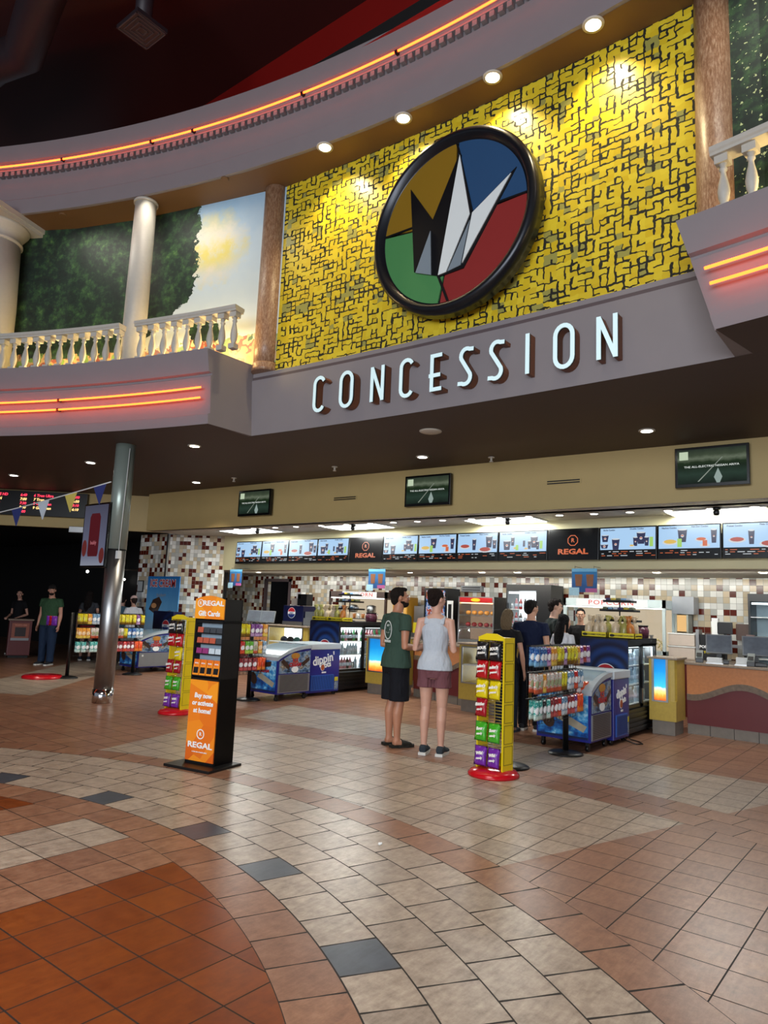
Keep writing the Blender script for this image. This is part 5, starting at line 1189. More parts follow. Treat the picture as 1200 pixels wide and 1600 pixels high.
# ------------------------------------------------------------------ registers and counter clutter
def register(lab, x, y, z, rz=0.):
    t = thing('cash_register', lab, 'cash register', (x, y, z), rz, 'cash registers on the counter')
    MB().box(-.12, -.1, 0, .12, .12, .05, .008).obj('base', M_blackp, t)
    mb = MB(); mb.prism([(-.03, .03, .04), (.03, .03, .04), (.03, .10, .04), (-.03, .10, .04)], (0, 0, .18)); mb.obj('stand', M_blackm, t)
    mb = MB(); mb.prism([(-.17, .0, .14), (.17, .0, .14), (.17, .10, .40), (-.17, .10, .40)], (0, .035, -.01)); s = mb.obj('monitor', mat('grey_monitor_frame', '85888a', .4), t)
    MB().prism([(-.155, -.003, .158), (.155, -.003, .158), (.155, .085, .385), (-.155, .085, .385)], (0, -.003, .001)).obj('screen', mat('dim_register_screen', '6d737c', .2, var=.5, scale=6), s)
    MB().box(-.08, .14, .12, .08, .24, .34, .01).obj('rear_display', M_blackp, t)
    return t
ct = .986
register('cash register with grey screen on the right counter, nearer the yellow display case', 2.04, 12.62, ct, .25)
register('cash register with grey screen on the right counter, nearest the photo edge', 2.52, 12.60, ct, .25)
register('cash register seen edge on at the far left counter, left one', -8.0, 12.80, 1.002, .5); register('cash register seen edge on at the far left counter, right one', -7.55, 12.80, 1.002, .5)
def card_reader(lab, x, y, z, rz):
    t = thing('card_reader', lab, 'card reader', (x, y, z), rz, 'card readers'); MB().box(-.05, -.04, 0, .05, .05, .06, .006).obj('stand', M_blackp, t)
    mb = MB(); mb.prism([(-.045, -.06, .06), (.045, -.06, .06), (.045, .06, .15), (-.045, .06, .15)], (0, .02, .02)); mb.obj('terminal', mat('grey_terminal', '8f9490', .4, var=.2), t); MB().prism([(-.035, -.062, .085), (.035, -.062, .085), (.035, .0, .13), (-.035, .0, .13)], (0, -.004, .004)).obj('keypad', M_blackp, t)
card_reader('card reader left of the first register on the right counter', 1.80, 12.52, ct, .2); card_reader('card reader in front of the register nearest the photo edge', 2.48, 12.44, ct, .1)
def stack(lab, x, y, z, w, d, n, cols, grp='paper stacks on the counter'):
    t = thing('napkin_tray', lab, 'napkins', (x, y, z), .1, grp)
    mb = MB(); mb.box(-w / 2, -d / 2, 0, w / 2, d / 2, .012); mb.obj('tray', M_steel, t)
    mb = MB()
    for i in range(n): mb.box(-w / 2 + .01 + random.uniform(0, .01), -d / 2 + .01, .012 + i * .012, w / 2 - .01 - random.uniform(0, .01), d / 2 - .02, .022 + i * .012)
    mb.obj('napkins', cols, t)
stack('tray of white napkins before the register nearer the display case', 2.02, 12.46, ct, .22, .14, 6, M_whitep); stack('tray of white napkins before the register nearest the photo edge', 2.36, 12.50, ct, .18, .14, 8, M_whitep)
t = thing('napkin_holder', 'small patterned napkin box on top of the rightmost register', 'box', (2.38, 12.98, 1.30)); MB().box(-.05, -.04, 0, .05, .04, .10).obj('box', mat('patterned_box', 'a98a80', .5, var=.5, scale=30), t); MB().box(-.06, -.05, -.31, .06, .05, 0).obj('stand', M_blackp, t)
# popcorn machines with red and white sign
def popcorn_machine(lab, x0, x1, y, z0, z1, bright, grp='popcorn machines'):
    w = x1 - x0; t = thing('popcorn_machine', lab, 'popcorn machine', (x0, y, z0), 0, grp); h = z1 - z0; d = .6
    fr = mat('pale_machine_frame', 'b9c8c9', .3, .2, var=.04) if bright else mat('dark_machine_frame', '4a3a36', .4, .2)
    mb = MB(); 
    for xx in (0, w - .05): mb.box(xx, 0, 0, xx + .05, .05, h); mb.box(xx, d - .05, 0, xx + .05, d, h)
    mb.box(0, 0, h - .14, w, d, h); mb.box(0, 0, 0, w, d, .1); mb.box(.0, d - .03, .1, w, d, h - .14); mb.obj('frame', fr, t)
    s0 = .14 if bright else .25
    MB().box(w * s0, -.02, h - .135, w * .84, 0, h - .005).obj('sign_panel', glow('sign_white', (.9, .88, .84), .9), t)
    mb = MB(); mb.text('POPCORN', .115, (w * (s0 + .84) / 2, -.023, h - .072), bold=.0, sx=1.35, sp=1.2, th=.003); mb.obj('sign_lettering', glow('sign_red', (.75, .05, .02), .9), t)
    MB().box(.05, d - .035, .1, w - .05, d - .03, h - .16).obj('lit_back', glow('popcorn_back_light', (.9, .72, .5), .55), t)
    MB().box(.05, .02, h - .16, w - .05, .06, h - .145).obj('lamp', M_panel, t)
    mb = MB()
    for i in range(260):
        x, yy = random.uniform(.07, w - .07), random.uniform(.05, d - .08); mb.ell((x, yy, .1 + random.uniform(0, .16 + .05 * math.sin(x * 5))), (.018, .018, .016), 5, 4)
    o = mb.obj('popcorn', mat('popcorn_cream', 'd8c38a', .7, var=.3, scale=40), t); o['kind'] = 'stuff'
    for k, xx in enumerate((.3, .62)): MB().lathe([(.09, 0), (.11, .03), (.11, .16), (.04, .18)], 16, (w * xx, .3, h * .52)).obj('kettle', M_steel, t)
    MB().quad((.05, .01, .1), (w - .05, .01, .1), (w - .05, .01, h - .15), (.05, .01, h - .15)).obj('glass', glass(), t)
popcorn_machine('bright popcorn machine with red and white POPCORN sign behind the right fridge', -1.0, .84, 14.18, .93, 1.90, True)
popcorn_machine('dark popcorn machine with white POPCORN sign behind the middle fridge', -6.95, -5.22, 14.2, .93, 1.93, False)
# appliances along the back counter
def cabinet_machine(name, lab, cat, x0, x1, y, z0, z1, bodym, d=.5):
    t = thing(name, lab, cat, (x0, y, z0)); w, h = x1 - x0, z1 - z0; mb = MB(); mb.box(0, 0, 0, w, d, .08); mb.box(0, 0, h - .12, w, d, h); mb.box(0, 0, .08, .03, d, h - .12); mb.box(w - .03, 0, .08, w, d, h - .12); mb.box(0, d - .03, .08, w, d, h - .12)
    mb.obj('cabinet', bodym, t); return t, w, h, d
t, w, h, d = cabinet_machine('food_warmer', 'glass hot food warmer with red top band behind the waiting woman', 'food warmer', -3.32, -2.48, 14.2, .93, 1.88, M_steel)
MB().box(.04, -.012, h - .115, w - .04, 0, h - .02).obj('red_band', mat('bright_red_band', 'b3161c', .4), t); MB().disc((w * .5, -.014, h - .068), .11, .036, (1, 0, 0), (0, 0, 1), .004).obj('yellow_badge', mat('yellow_badge', 'd9c21c', .4), t)
for i, z in enumerate((.32, .56)):
    MB().box(.03, .02, z, w - .03, d - .03, z + .015).obj('shelf', M_steel, t)
MB().box(.04, .05, h - .14, w - .04, .1, h - .125).obj('heat_lamp', glow('heat_lamp', (1, .6, .25), 5), t); MB().box(.03, d - .04, .08, w - .03, d - .03, h - .12).obj('lit_back', glow('warmer_back', (.45, .30, .2), .5), t)
MB().quad((.03, .004, .08), (w - .03, .004, .08), (w - .03, .004, h - .12), (.03, .004, h - .12)).obj('glass', glass(), t)
for j, (z, nm, c) in enumerate(((1.505, 'golden snack tray', 'c98a3a'), (1.265, 'red snack bag', '8c1f22'))):
    for i in range(5): o = MB().ell((0, 0, .05), (.055, .06, .045), 10, 8).obj('snack', mat('snack_' + c, c, .5, var=.4, scale=30), None, (-3.32 + .13 + i * .145, 14.4, z)); tag(o, f'{nm} item on the {["upper", "lower"][j]} shelf of the food warmer, {ORD[i]} from the left', 'snack', 'snacks in the food warmer')
t, w, h, d = cabinet_machine('frozen_drink_machine', 'tall black frozen drink machine with colourful top behind the waiting woman', 'drink machine', -4.18, -3.60, 14.2, .93, 2.04, M_blackp)
def splash():
    s = NT('splash_print'); s.xyz(); n = s.noise(s.vec, 9, 3); return s.out(s.ramp(n, [(.35, srgb('101018')), (.45, srgb('2a62b0')), (.52, srgb('b9c8d8')), (.58, srgb('a8302c')), (.66, srgb('8a5a2a'))]), .3)
MB().box(.05, -.01, .50, w - .05, 0, h - .05).obj('print_panel', splash(), t); MB().box(.08, -.012, .1, w - .08, 0, .45).obj('dispenser', M_blackm, t); MB().tube([(.18, -.05, .4), (.18, -.05, .33)], .012, 8).tube([(.4, -.05, .4), (.4, -.05, .33)], .012, 8).obj('taps', M_chrome, t)
t = thing('vent_unit', 'small grey louvred unit on the wall above the food warmer', 'vent', (-3.40, 14.9, 2.0)); MB().box(-.3, 0, 0, .22, .1, .13).obj('housing', M_grille, t); MB().box(-.26, -.005, .03, .18, 0, .05).box(-.26, -.005, .08, .18, 0, .10).obj('louvres', M_blackp, t)
t = thing('menu_stand', 'white framed card stand between the drink machine and food warmer', 'card stand', (-3.46, 14.1, .93)); MB().box(-.07, 0, 0, .07, .02, .85).obj('frame', M_whitep, t); MB().box(-.04, -.004, .3, .04, 0, .78).obj('insert', M_blackp, t)
t, w, h, d = cabinet_machine('bottle_cooler', 'tall black cooler with lit shelves of cans behind the queue', 'cooler', -2.24, -1.28, 14.25, .0, 2.14, M_blackp, .55)
MB().box(.03, d - .04, .9, w * .66, d - .03, h - .14).obj('lit_back', M_whiteglow, t); MB().box(w * .68, -.01, 0, w, .0, h).obj('side_panel', M_blackp, t); MB().box(.05, .02, h - .18, w * .64, .05, h - .14).obj('light_tube', M_panel, t)
for z in (1.1, 1.38, 1.66): MB().box(.03, .03, z - .012, w * .66, d - .04, z).obj('shelf', M_whitep, t)
MB().box(.0, .0, 0, w * .68, .03, .9).obj('lower_front', M_blackp, t); MB().quad((.03, .004, .9), (w * .66, .004, .9), (w * .66, .004, h - .13), (.03, .004, h - .13)).obj('glass', glass(), t)
for z, nm in ((1.1, 'bottom'), (1.38, 'middle'), (1.66, 'top')):
    for i in range(6): bottle(['can', 'pink', 'red', 'dark'][(i + int(z * 10)) % 4], f'drink on the {nm} lit shelf of the tall black cooler, {ORD[i]} from the left', -2.24 + .08 + i * .095, 14.36, z, 'drinks in the tall black cooler')
t, w, h, d = cabinet_machine('bottle_cooler', 'tall black glass-front cooler at the right edge of the back wall', 'cooler', 2.10, 3.2, 14.3, 0, 2.04, M_blackp, .55)
MB().box(.03, d - .04, .2, w - .03, d - .03, h - .12).obj('pale_back', mat('cool_grey_lining', '9fb3bc', .5), t); MB().quad((.06, .004, .2), (w - .06, .004, .2), (w - .06, .004, h - .13), (.06, .004, h - .13)).obj('glass', glass(), t); MB().box(.05, .03, h - .17, w - .05, .06, h - .14).obj('light_tube', M_whiteglow, t)
for z in (.6, 1.0, 1.35, 1.66): MB().box(.03, .03, z, w - .03, d - .04, z + .012).obj('shelf', M_whitep, t)
M_tub = mat('clear_storage_tub', 'b9aca0', .25, var=.08)
for i, (x, z) in enumerate(((1.08, .932), (1.08, 1.145), (.985, .932))):
    if i == 2: continue
    t = thing('storage_bin', ['clear plastic storage bin on the right back counter, lower of two', 'clear plastic storage bin on the right back counter, upper of two'][i], 'bin', (x, 14.4, z), 0, 'storage bins'); MB().box(-.21, -.16, 0, .21, .16, .19, .01).obj('bin', M_tub, t); MB().box(-.22, -.17, .19, .22, .17, .208, .004).obj('lid', M_whitep, t)
t, w, h, d = cabinet_machine('nacho_warmer', 'small lit nacho warmer above the storage bins, right of the popcorn machine', 'food warmer', .88, 1.10, 14.6, .93, 1.86, mat('grey_enamel', '8f9288', .5), .3)
MB().box(.03, .02, .45, w - .03, .03, h - .2).obj('lit_window', glow('warm_window', (.85, .5, .18), .8), t); MB().box(-.04, -.02, h - .18, w + .1, d, h + .12).obj('hood', M_grille, t)
t = thing('popcorn_box_stand', 'black POPCORN box display with yellow lettering on the right back counter', 'box display', (1.52, 14.3, .93)); MB().box(-.16, 0, 0, .12, .16, .42).obj('box', M_blackp, t); MB().text('POPCORN', .062, (-.02, -.004, .22), bold=.002).obj('lettering', M_whl, t); MB().text('Topping', .05, (-.02, -.004, .14), (1, 0, .1), bold=.002).obj('script', M_crate, t)
MB().box(-.22, -.02, 0, -.17, .2, .50).obj('steel_side', M_steel, t)
t = thing('till_display', 'small black monitor on a white pedestal on the right back counter', 'monitor', (1.68, 14.5, .93)); MB().box(-.1, 0, .44, .14, .04, .64, .008).obj('screen', M_blackp, t); MB().box(-.18, .0, .0, -.08, .08, .70).obj('white_post', M_whitep, t); MB().box(0, .02, 0, .04, .06, .45).obj('neck', M_blackm, t)
t = thing('till_display', 'brown backed monitor beside the small black one on the right back counter', 'monitor', (1.98, 14.6, .93)); MB().box(-.13, 0, .35, .1, .05, .62, .008).obj('screen', mat('brown_screen_back', '4a342a', .5), t); MB().box(-.02, .02, 0, .02, .06, .36).obj('neck', M_blackm, t)
t = thing('counter_shelf', 'long grey equipment shelf behind the right registers', 'shelf', (1.7, 13.75, .0)); MB().box(0, 0, 1.18, 1.6, .3, 1.22).obj('top', M_steel, t); MB().box(0.05, .02, 0, .1, .28, 1.18).box(1.5, .02, 0, 1.55, .28, 1.18).obj('legs', M_blackm, t)
# fountain machine at the left counter
t = thing('fountain_machine', 'black drinks fountain with round red white and blue badge at the left counter', 'drink machine', (-7.18, 12.95, 1.125)); MB().box(0, 0, 0, .62, .45, .42, .01).obj('cabinet', M_navy, t); globe(t, (.27, -.006, .26), .11, (1, 0, 0), (0, -1, 0)); MB().box(0, -.02, 0, .62, 0, .07).obj('drip_tray', M_steel, t); MB().box(.64, 0, 0, .95, .4, .16).box(.64, .05, .16, .9, .4, .3).obj('side_unit', M_grille, t)
t = thing('cup_stack_unit', 'dark cup dispenser on top of the drinks fountain', 'dispenser', (-6.9, 13.1, 1.55)); MB().box(0, 0, 0, .28, .2, .26).obj('box', M_blackp, t); MB().box(-.2, 0, 0, -.02, .2, .16).obj('clear_bin', M_tub, t); MB().box(-.05, 0, .16, .1, .15, .3).obj('paper', M_whitep, t)
t = thing('hot_drinks_display', 'lit yellow display with cups behind the waiting man', 'display', (-5.1, 14.3, .93)); MB().box(0, 0, 0, .4, .4, .9).obj('cabinet', mat('amber_display', 'c9922a', .5), t); MB().box(.03, -.01, .4, .37, 0, .85).obj('lit_front', glow('amber_glow', (.9, .5, .12), .7), t)
t = thing('topping_station', 'steel topping station with yellow packets left of the waiting woman', 'station', (-4.62, 14.25, .93)); MB().box(0, 0, 0, .44, .4, .14).box(0, .2, .14, .44, .4, .72).obj('cabinet', M_steel, t)
for k in range(3): MB().box(.04 + k * .13, .12, .14, .14 + k * .13, .18, .36 + .06 * (k % 2)).obj('packets', [M_crate, mat('olive_packet', '6b6a2a', .5, var=.4, scale=30), M_blackp][k], t)
for i in range(6):
    for (bx_, nm) in ((-.75, 'bright'), (-6.6, 'dark')):
        t = thing('paper_cup', f'paper cup on the ledge inside the {nm} popcorn machine area, {ORD[i]} from the left', 'cup', (bx_ + .55 + i * .13, 14.1, 1.30 if nm == "bright" else 1.32), 0, 'paper cups by the popcorn machines')
        MB().lathe([(.03, 0), (.042, .11)], 12).obj('cup', M_whitep if i % 2 else M_cello3, t); MB().lathe([(.044, .108), (.044, .116)], 12).obj('rim', M_whitep, t)
for (bx_, nm) in ((-.3, 'bright'), (-6.15, 'dark')):
    t = thing('cup_ledge', f'steel ledge holding paper cups in front of the {nm} popcorn machine', 'shelf', (bx_, 14.04, .93)); zt = (.37 if nm == 'bright' else .39); MB().box(0, 0, zt - .02, .95, .12, zt).obj('ledge', M_steel, t); MB().box(0, .03, 0, .03, .09, zt - .02).box(.92, .03, 0, .95, .09, zt - .02).obj('posts', M_steel, t)
# dark red ticket stand at the far left
t = thing('ticket_stand', 'dark red ticket stand with a picture panel at the far left', 'podium', (-13.30, 9.99, 0), math.radians(69))
MB().box(-.25, 0, .06, .25, .42, .90, .01).obj('body', mat('dark_red_laminate', '5a2426', .45), t); MB().box(-.28, -.03, .90, .28, .46, .94, .008).obj('top', mat('stand_top', '7d6a5c', .4), t); MB().box(-.22, .03, 0, .22, .4, .06).obj('plinth', M_blackm, t)
MB().box(-.19, -.012, .46, .19, 0, .84).obj('picture_frame', mat('terracotta_panel', '8a4a38', .5), t); MB().box(-.12, -.016, .52, .12, -.012, .74).obj('picture', mat('dark_picture', '2b2022', .4, var=.4), t); MB().text('TICKETS HERE', .042, (0, -.016, .79), bold=.001).obj('lettering', mat('salmon_lettering', 'c9806a', .5), t); MB().box(-.20, -.02, .42, .20, -.012, .48).obj('ledge', M_grille, t)
for i, (x, y, z, r_) in enumerate(((-15.5, 12.8, 2.3, .04), (-12.5, 13.2, 2.35, .03), (-11.0, 13.2, 1.95, .04), (-14.3, 13.3, 2.1, .03))):
    t = thing('hallway_lamp', f'tiny bright lamp in the dark hallway, {ORD[i]} from the left', 'lamp', (x, y, z), 0, 'tiny lamps in the dark hallway'); MB().ell((0, 0, 0), (r_, r_, r_), 10, 8).obj('bulb', M_lampc, t); MB().box(-.01, 0, .0, .01, .02, 3.25 - z).obj('stem', M_blackm, t)
t = thing('popcorn_crumb', 'single piece of spilled popcorn on the light floor tiles', 'popcorn', (1.55, 5.55, .012)); MB().ell((0, 0, 0), (.012, .010, .010), 8, 6).ell((.01, .006, .004), (.008, .008, .008), 8, 6).obj('crumb', M_whitep, t)
t = thing('power_cable', 'black power cable loop on the floor behind the navy freezer', 'cable', (1.32, 10.9, 0)); MB().tube([(-.1, .05, .06), (.0, .0, .02), (.15, -.08, .01), (.2, .0, .01), (.12, .12, .01), (.0, .15, .02), (-.1, .2, .06)], .008, 6).obj('cord', M_blackm, t)
# duct in the dark ceiling
t = thing('ceiling_duct', 'dark round air duct with a square diffuser under the high ceiling', 'duct', (0, 0, 0)); M_duct = mat('dark_plum_duct', '2a2127', .5, .2)
MB().tube([(-8.6, 5.7, 10.25), (-7.4, 5.75, 10.25), (-6.7, 5.95, 10.25), (-5.2, 5.55, 10.25), (-3.8, 5.3, 10.25), (-1.5, 4.8, 10.25)], .30, 24).obj('pipe', M_duct, t)
t = thing('ceiling_diffuser', 'dark square air diffuser hanging beside the round duct under the high ceiling', 'vent', (-3.91, 6.38, 9.5)); MB().box(-.26, -.24, 0, .26, .24, .06).obj('box', M_duct, t); MB().tube([(0, 0, .06), (0, 0, 1.3)], .12, 12).obj('neck', M_duct, t)
mb = MB()
for a in (.06, .12, .18, .235): mb.box(-a, -a, -.012, a, -a + .012, 0).box(-a, a - .012, -.012, a, a, 0).box(-a, -a, -.012, -a + .012, a, 0).box(a - .012, -a, -.012, a, a, 0)
mb.obj('slats', mat('slat_grey', '3b3236', .5), t)
# ------------------------------------------------------------------ people
def fuse(mb, name, m, parent, vox=.009, it=6, fac=.5):
    bmesh.ops.recalc_face_normals(mb.bm, faces=mb.bm.faces[:])
    o = mb.obj('tmp', [], None)
    r = o.modifiers.new('r', 'REMESH'); r.mode = 'VOXEL'; r.voxel_size = vox; r.use_smooth_shade = True
    s = o.modifiers.new('s', 'SMOOTH'); s.factor = fac; s.iterations = it
    me = bpy.data.meshes.new_from_object(o.evaluated_get(bpy.context.evaluated_depsgraph_get()))
    bpy.data.objects.remove(o); me.materials.clear(); me.materials.append(m); me.name = name
    q = bpy.data.objects.new(name, me); COL.objects.link(q)
    if parent is not None: q.parent = parent
    return q
def skin_mat(name, c):
    if name in _mc: return _mc[name]
    s = NT(name); s.xyz(); n = s.noise(s.vec, 9, 3); a = srgb(c); m = s.out(s.mix(n, tuple(v * .88 for v in a), tuple(min(1, v * 1.1) for v in a)), .5)
    s.put(s.b.inputs['Subsurface Weight'], .08); s.put(s.b.inputs['Subsurface Radius'], (.02, .008, .004)); _mc[name] = m; return m
def cloth(name, c, var=.12, sc=14.):
    if name in _mc: return _mc[name]
    s = NT(name); x, y, z = s.xyz(); mp = s.n('ShaderNodeMapping'); mp.inputs['Scale'].default_value = (1, 1, .45); mp.inputs['Rotation'].default_value = (.5, .6, 0); s.t.links.new(s.vec, mp.inputs[0])
    n = s.noise(mp.outputs[0], sc, 2, .5); f = s.noise(s.vec, 160, 2); a = srgb(c)
    m = s.out(s.mix(f, tuple(v * (1 - var) for v in a), tuple(min(1, v * (1 + var)) for v in a)), .85, spec=.2); s.bump(n, .9, .035); _mc[name] = m; return m
V = Vector
def person(label, loc, rz, h, skin, top, bottom, shoes='sneaker', hair='short', hairc='17110e', build=1., arms=None, head_yaw=0., head_pitch=0., female=False, sleeve=.45, topm=None, botm=None, bot_len='knee', hem=.87, beard=False, cap=None, vox=.010, stance=.10, lean=0., shoec='2a2c30', tank=False):
    t = thing('person', label, 'person', loc, rz); k = h / 1.75; t.scale = (k, k, k)
    sm = skin_mat('skin_' + skin, skin); b = build; mb = MB()
    shw = (.165 if female else .19) * (.6 + .4 * b); 
    # torso, neck (z heights for a 1.75 m person)
    ly = lambda z: lean * max(0, z - .95)
    tor = [(.80, .120, .09, 0), (.88, (.165 if female else .155) * b, .115 * b, -.01), (.97, (.160 if female else .150) * b, .112 * b, -.005), (1.08, (.122 if female else .142) * b, .098 * b, .005), (1.20, (.132 if female else .155) * b, .105 * b, .005), (1.31, (.150 if female else .172) * b, .105 * b, 0), (1.39, shw * .93, .085, -.01), (1.445, shw * .62, .062, -.015), (1.475, .072, .055, -.012)]
    mb.tube([(0, y + ly(z), z) for z, rx, ry, y in tor], [(rx, ry) for z, rx, ry, y in tor], 20, True, (1, 0, 0))
    nk = .052 if female else .060
    mb.tube([(0, -.015 + ly(1.44), 1.42), (0, .0 + ly(1.5), 1.50), (0, .015 + ly(1.56), 1.57)], [nk * 1.15, nk, nk], 14)
    # head
    hc = V((0, .02 + ly(1.63), 1.635)); Rm = Euler((head_pitch, 0, head_yaw)).to_matrix()
    def hp(x, y, z): return hc + Rm @ V((x, y, z))
    hr = Rm.to_euler()
    mb.ell(hp(0, -.012, .022), (.074, .094, .092), 20, 14, hr); mb.ell(hp(0, .022, -.028), (.058, .066, .078), 18, 12, hr); mb.ell(hp(0, .052, -.085), (.030, .028, .024), 12, 8, hr)
    mb.ell(hp(0, .083, .022), (.045, .020, .012), 12, 8, hr)        # brow
    mb.tube([hp(0, .085, .012), hp(0, .104, -.018), hp(0, .106, -.028), hp(0, .086, -.034)], [.008, .011, .013, .010], 8)
    mb.ell(hp(0, .083, -.055), (.024, .012, .009), 10, 6, hr)         # lips
    for s in (-1, 1):
        mb.ell(hp(s * .076, -.004, -.005), (.010, .020, .031), 10, 8, hr); mb.ell(hp(s * .035, .066, -.022), (.02, .02, .02), 10, 8, hr)
    # legs
    fy = .0
    for s in (-1, 1):
        x = s * stance; pts = [(s * .085, -.005, .92), (s * .09, 0, .78), (s * (.085 + (stance - .085) * .4), .01, .62), (x * .97, .012, .49), (x, -.012, .36), (x, -.012, .24), (x, -.008, .11), (x, -.008, .07)]
        mb.tube(pts, [(.085 * b, .09 * b), (.083 * b, .088 * b), (.066 * b, .07 * b), (.052, .055), (.052, .060), (.042, .046), (.033, .038), (.037, .042)], 14, True, (1, 0, 0))
        mb.tube([(x, -.05, .045), (x, .0, .05), (x + s * .01, .08, .036), (x + s * .015, .15, .022), (x + s * .015, .185, .018)], [(.034, .03), (.038, .042), (.043, .028), (.042, .018), (.028, .012)], 12, True, (1, 0, 0))
    # arms with hands
    arms = arms or {}; ud = {}
    for s in (-1, 1):
        A_ = V((s * shw, -.015 + ly(1.4), 1.40)); E_, W_, curl = arms.get(s, ((s * .235, -.03, 1.11), (s * .25, .03, .86), .5)); E_, W_ = V(E_), V(W_); ud[s] = (A_, E_)
        ar = .9 if female else 1.; ar *= (.5 + .5 * b)
        mb.tube([A_ - V((s * .05, 0, .0)), A_, A_.lerp(E_, .35), A_.lerp(E_, .8), E_, E_.lerp(W_, .3), E_.lerp(W_, .8), W_], [.05 * ar, .052 * ar, .047 * ar, .038 * ar, .037 * ar, .040 * ar, .027 * ar, .024 * ar], 12)
        d = (W_ - E_).normalized(); side = d.cross(V((0, 0, 1))) if abs(d.z) < .8 else V((0, 1, 0)); side = (side - d * side.dot(d)).normalized(); nrm = d.cross(side).normalized()
        if nrm.z > 0 and abs(d.z) < .8: nrm = -nrm
        if abs(d.z) >= .8: nrm = V((-s, 0, 0)); side = V((0, 1, 0))
        pl = W_ + d * .045
        mb.tube([W_, W_ + d * .03, W_ + d * .075, W_ + d * .092], [(.024, .018), (.036, .016), (.040, .015), (.034, .012)], 12, True, side)
        for j, (o_, ln, r_) in enumerate(((-.030, .058, .0078), (-.010, .070, .0085), (.010, .074, .0085), (.030, .066, .0082))):
            p0 = W_ + d * .082 + side * o_; p1 = p0 + d * ln * .45 + nrm * ln * .12 * curl; p2 = p1 + d * ln * .32 * (1 - .4 * curl) + nrm * ln * .32 * curl; p3 = p2 + d * ln * .22 * (1 - .9 * curl) + nrm * ln * .28 * curl
            mb.tube([p0 - d * .02, p0, p1, p2, p3], [r_, r_ * 1.05, r_, r_ * .92, r_ * .7], 8)
        q0 = W_ + d * .025 + side * .030; q1 = q0 + d * .03 + side * .022 + nrm * .008; q2 = q1 + d * .028 + side * .006 + nrm * .012
        mb.tube([q0 - side * .012, q0, q1, q2], [.011, .012, .010, .007], 8)
    fuse(mb, 'body', sm, t, vox * .78, 4)
    # face details
    dk = mat('eye_dark', '1a1210', .3)
    for s in (-1, 1):
        MB().ell(hp(s * .030, .082, .002), (.012, .007, .006), 10, 6, hr).obj('eye', mat('eye_white', 'cfcac4', .3), t); MB().ell(hp(s * .030, .0875, .002), (.005, .003, .005), 8, 6, hr).obj('iris', dk, t)
        MB().ell(hp(s * .031, .096, .022), (.016, .005, .0035), 8, 6, hr).obj('eyebrow', mat('brow_' + hairc, hairc, .8), t)
    MB().ell(hp(0, .094, -.055), (.021, .004, .006), 10, 6, hr).obj('mouth', mat('lip', '8a4a42', .5), t)
    # top garment
    tm = topm or cloth('cloth_' + top, top); g = MB(); e = .017 if not tank else .011
    sect = [(hem, (.196 if female else .190) * b, .150 * b, -.005), (.97, (.184 if female else .178) * b, .140 * b, -.003)] + [(z, rx + (e if z < 1.4 else e * .8), ry + e, y) for z, rx, ry, y in tor[3:7]]
    if tank: sect += [(1.42, shw * .70, .078, -.012), (1.445, shw * .60, .062, -.014)]
    else: sect += [(1.445, shw * .66 + .006, .070, -.015), (1.468, .080, .062, -.013)]
    if tank: sect[-3] = (1.385, shw * .78, .096, -.01)
    g.tube([(0, y + ly(z), z) for z, rx, ry, y in sect], [(rx, ry) for z, rx, ry, y in sect], 22, True, (1, 0, 0))
    if not tank:
        for s in (-1, 1):
            A_, E_ = ud[s]; ar = (.9 if female else 1.) * (.5 + .5 * b)
            if sleeve <= .6: g.tube([A_ - V((s * .07, 0, .0)), A_, A_.lerp(E_, sleeve * .5), A_.lerp(E_, sleeve)], [.058 * ar, .064 * ar, .066 * ar, .068 * ar], 14)
            else:
                W_ = V(arms.get(s, ((0, 0, 0), (s * .25, .03, .86), 0))[1]); g.tube([A_ - V((s * .07, 0, .0)), A_, A_.lerp(E_, .5), E_, E_.lerp(W_, .85)], [.058 * ar, .064 * ar, .058 * ar, .052 * ar, .038 * ar], 14)
    fuse(g, 'tank_top' if tank else 'shirt', tm, t, vox * .85, 3)
    if tank:
        g = MB()
        for s in (-1, 1): g.tube([(s * shw * .50, .055 + ly(1.4), 1.37), (s * shw * .52, .035 + ly(1.4), 1.43), (s * shw * .50, -.015 + ly(1.4), 1.455), (s * shw * .50, -.065 + ly(1.4), 1.42), (s * shw * .50, -.085 + ly(1.4), 1.37)], [(.030, .007)] * 5, 8, True, (1, 0, 0))
        g.obj('straps', tm, t)
    # bottoms
    bm_ = botm or cloth('cloth_' + bottom, bottom); g = MB()
    g.tube([(0, -.008, .80), (0, -.01, .88), (0, -.005, .97), (0, 0, 1.02)], [(.15, .11), (.178 * b, .132 * b), (.166 * b, .126 * b), (.15 * b, .112 * b)], 20, True, (1, 0, 0))
    ends = {'knee': [(.78, .095), (.64, .098), (.50, .100)], 'thigh': [(.80, .098), (.70, .108)], 'full': [(.78, .094), (.60, .084), (.45, .074), (.2, .062), (.07, .066)]}[bot_len]
    for s in (-1, 1): g.tube([(s * .085, -.005, .88)] + [(s * (.088 + (stance - .088) * min(1, (.88 - z) / .5)), .0, z) for z, r_ in ends], [(.10 * b, .11 * b)] + [(r_ * (.94 if bot_len != 'full' else 1.02) * b, r_ * 1.08 * b) for z, r_ in ends], 16, True, (1, 0, 0))
    fuse(g, {'knee': 'shorts', 'thigh': 'shorts', 'full': 'trousers'}[bot_len], bm_, t, vox * .85, 3)
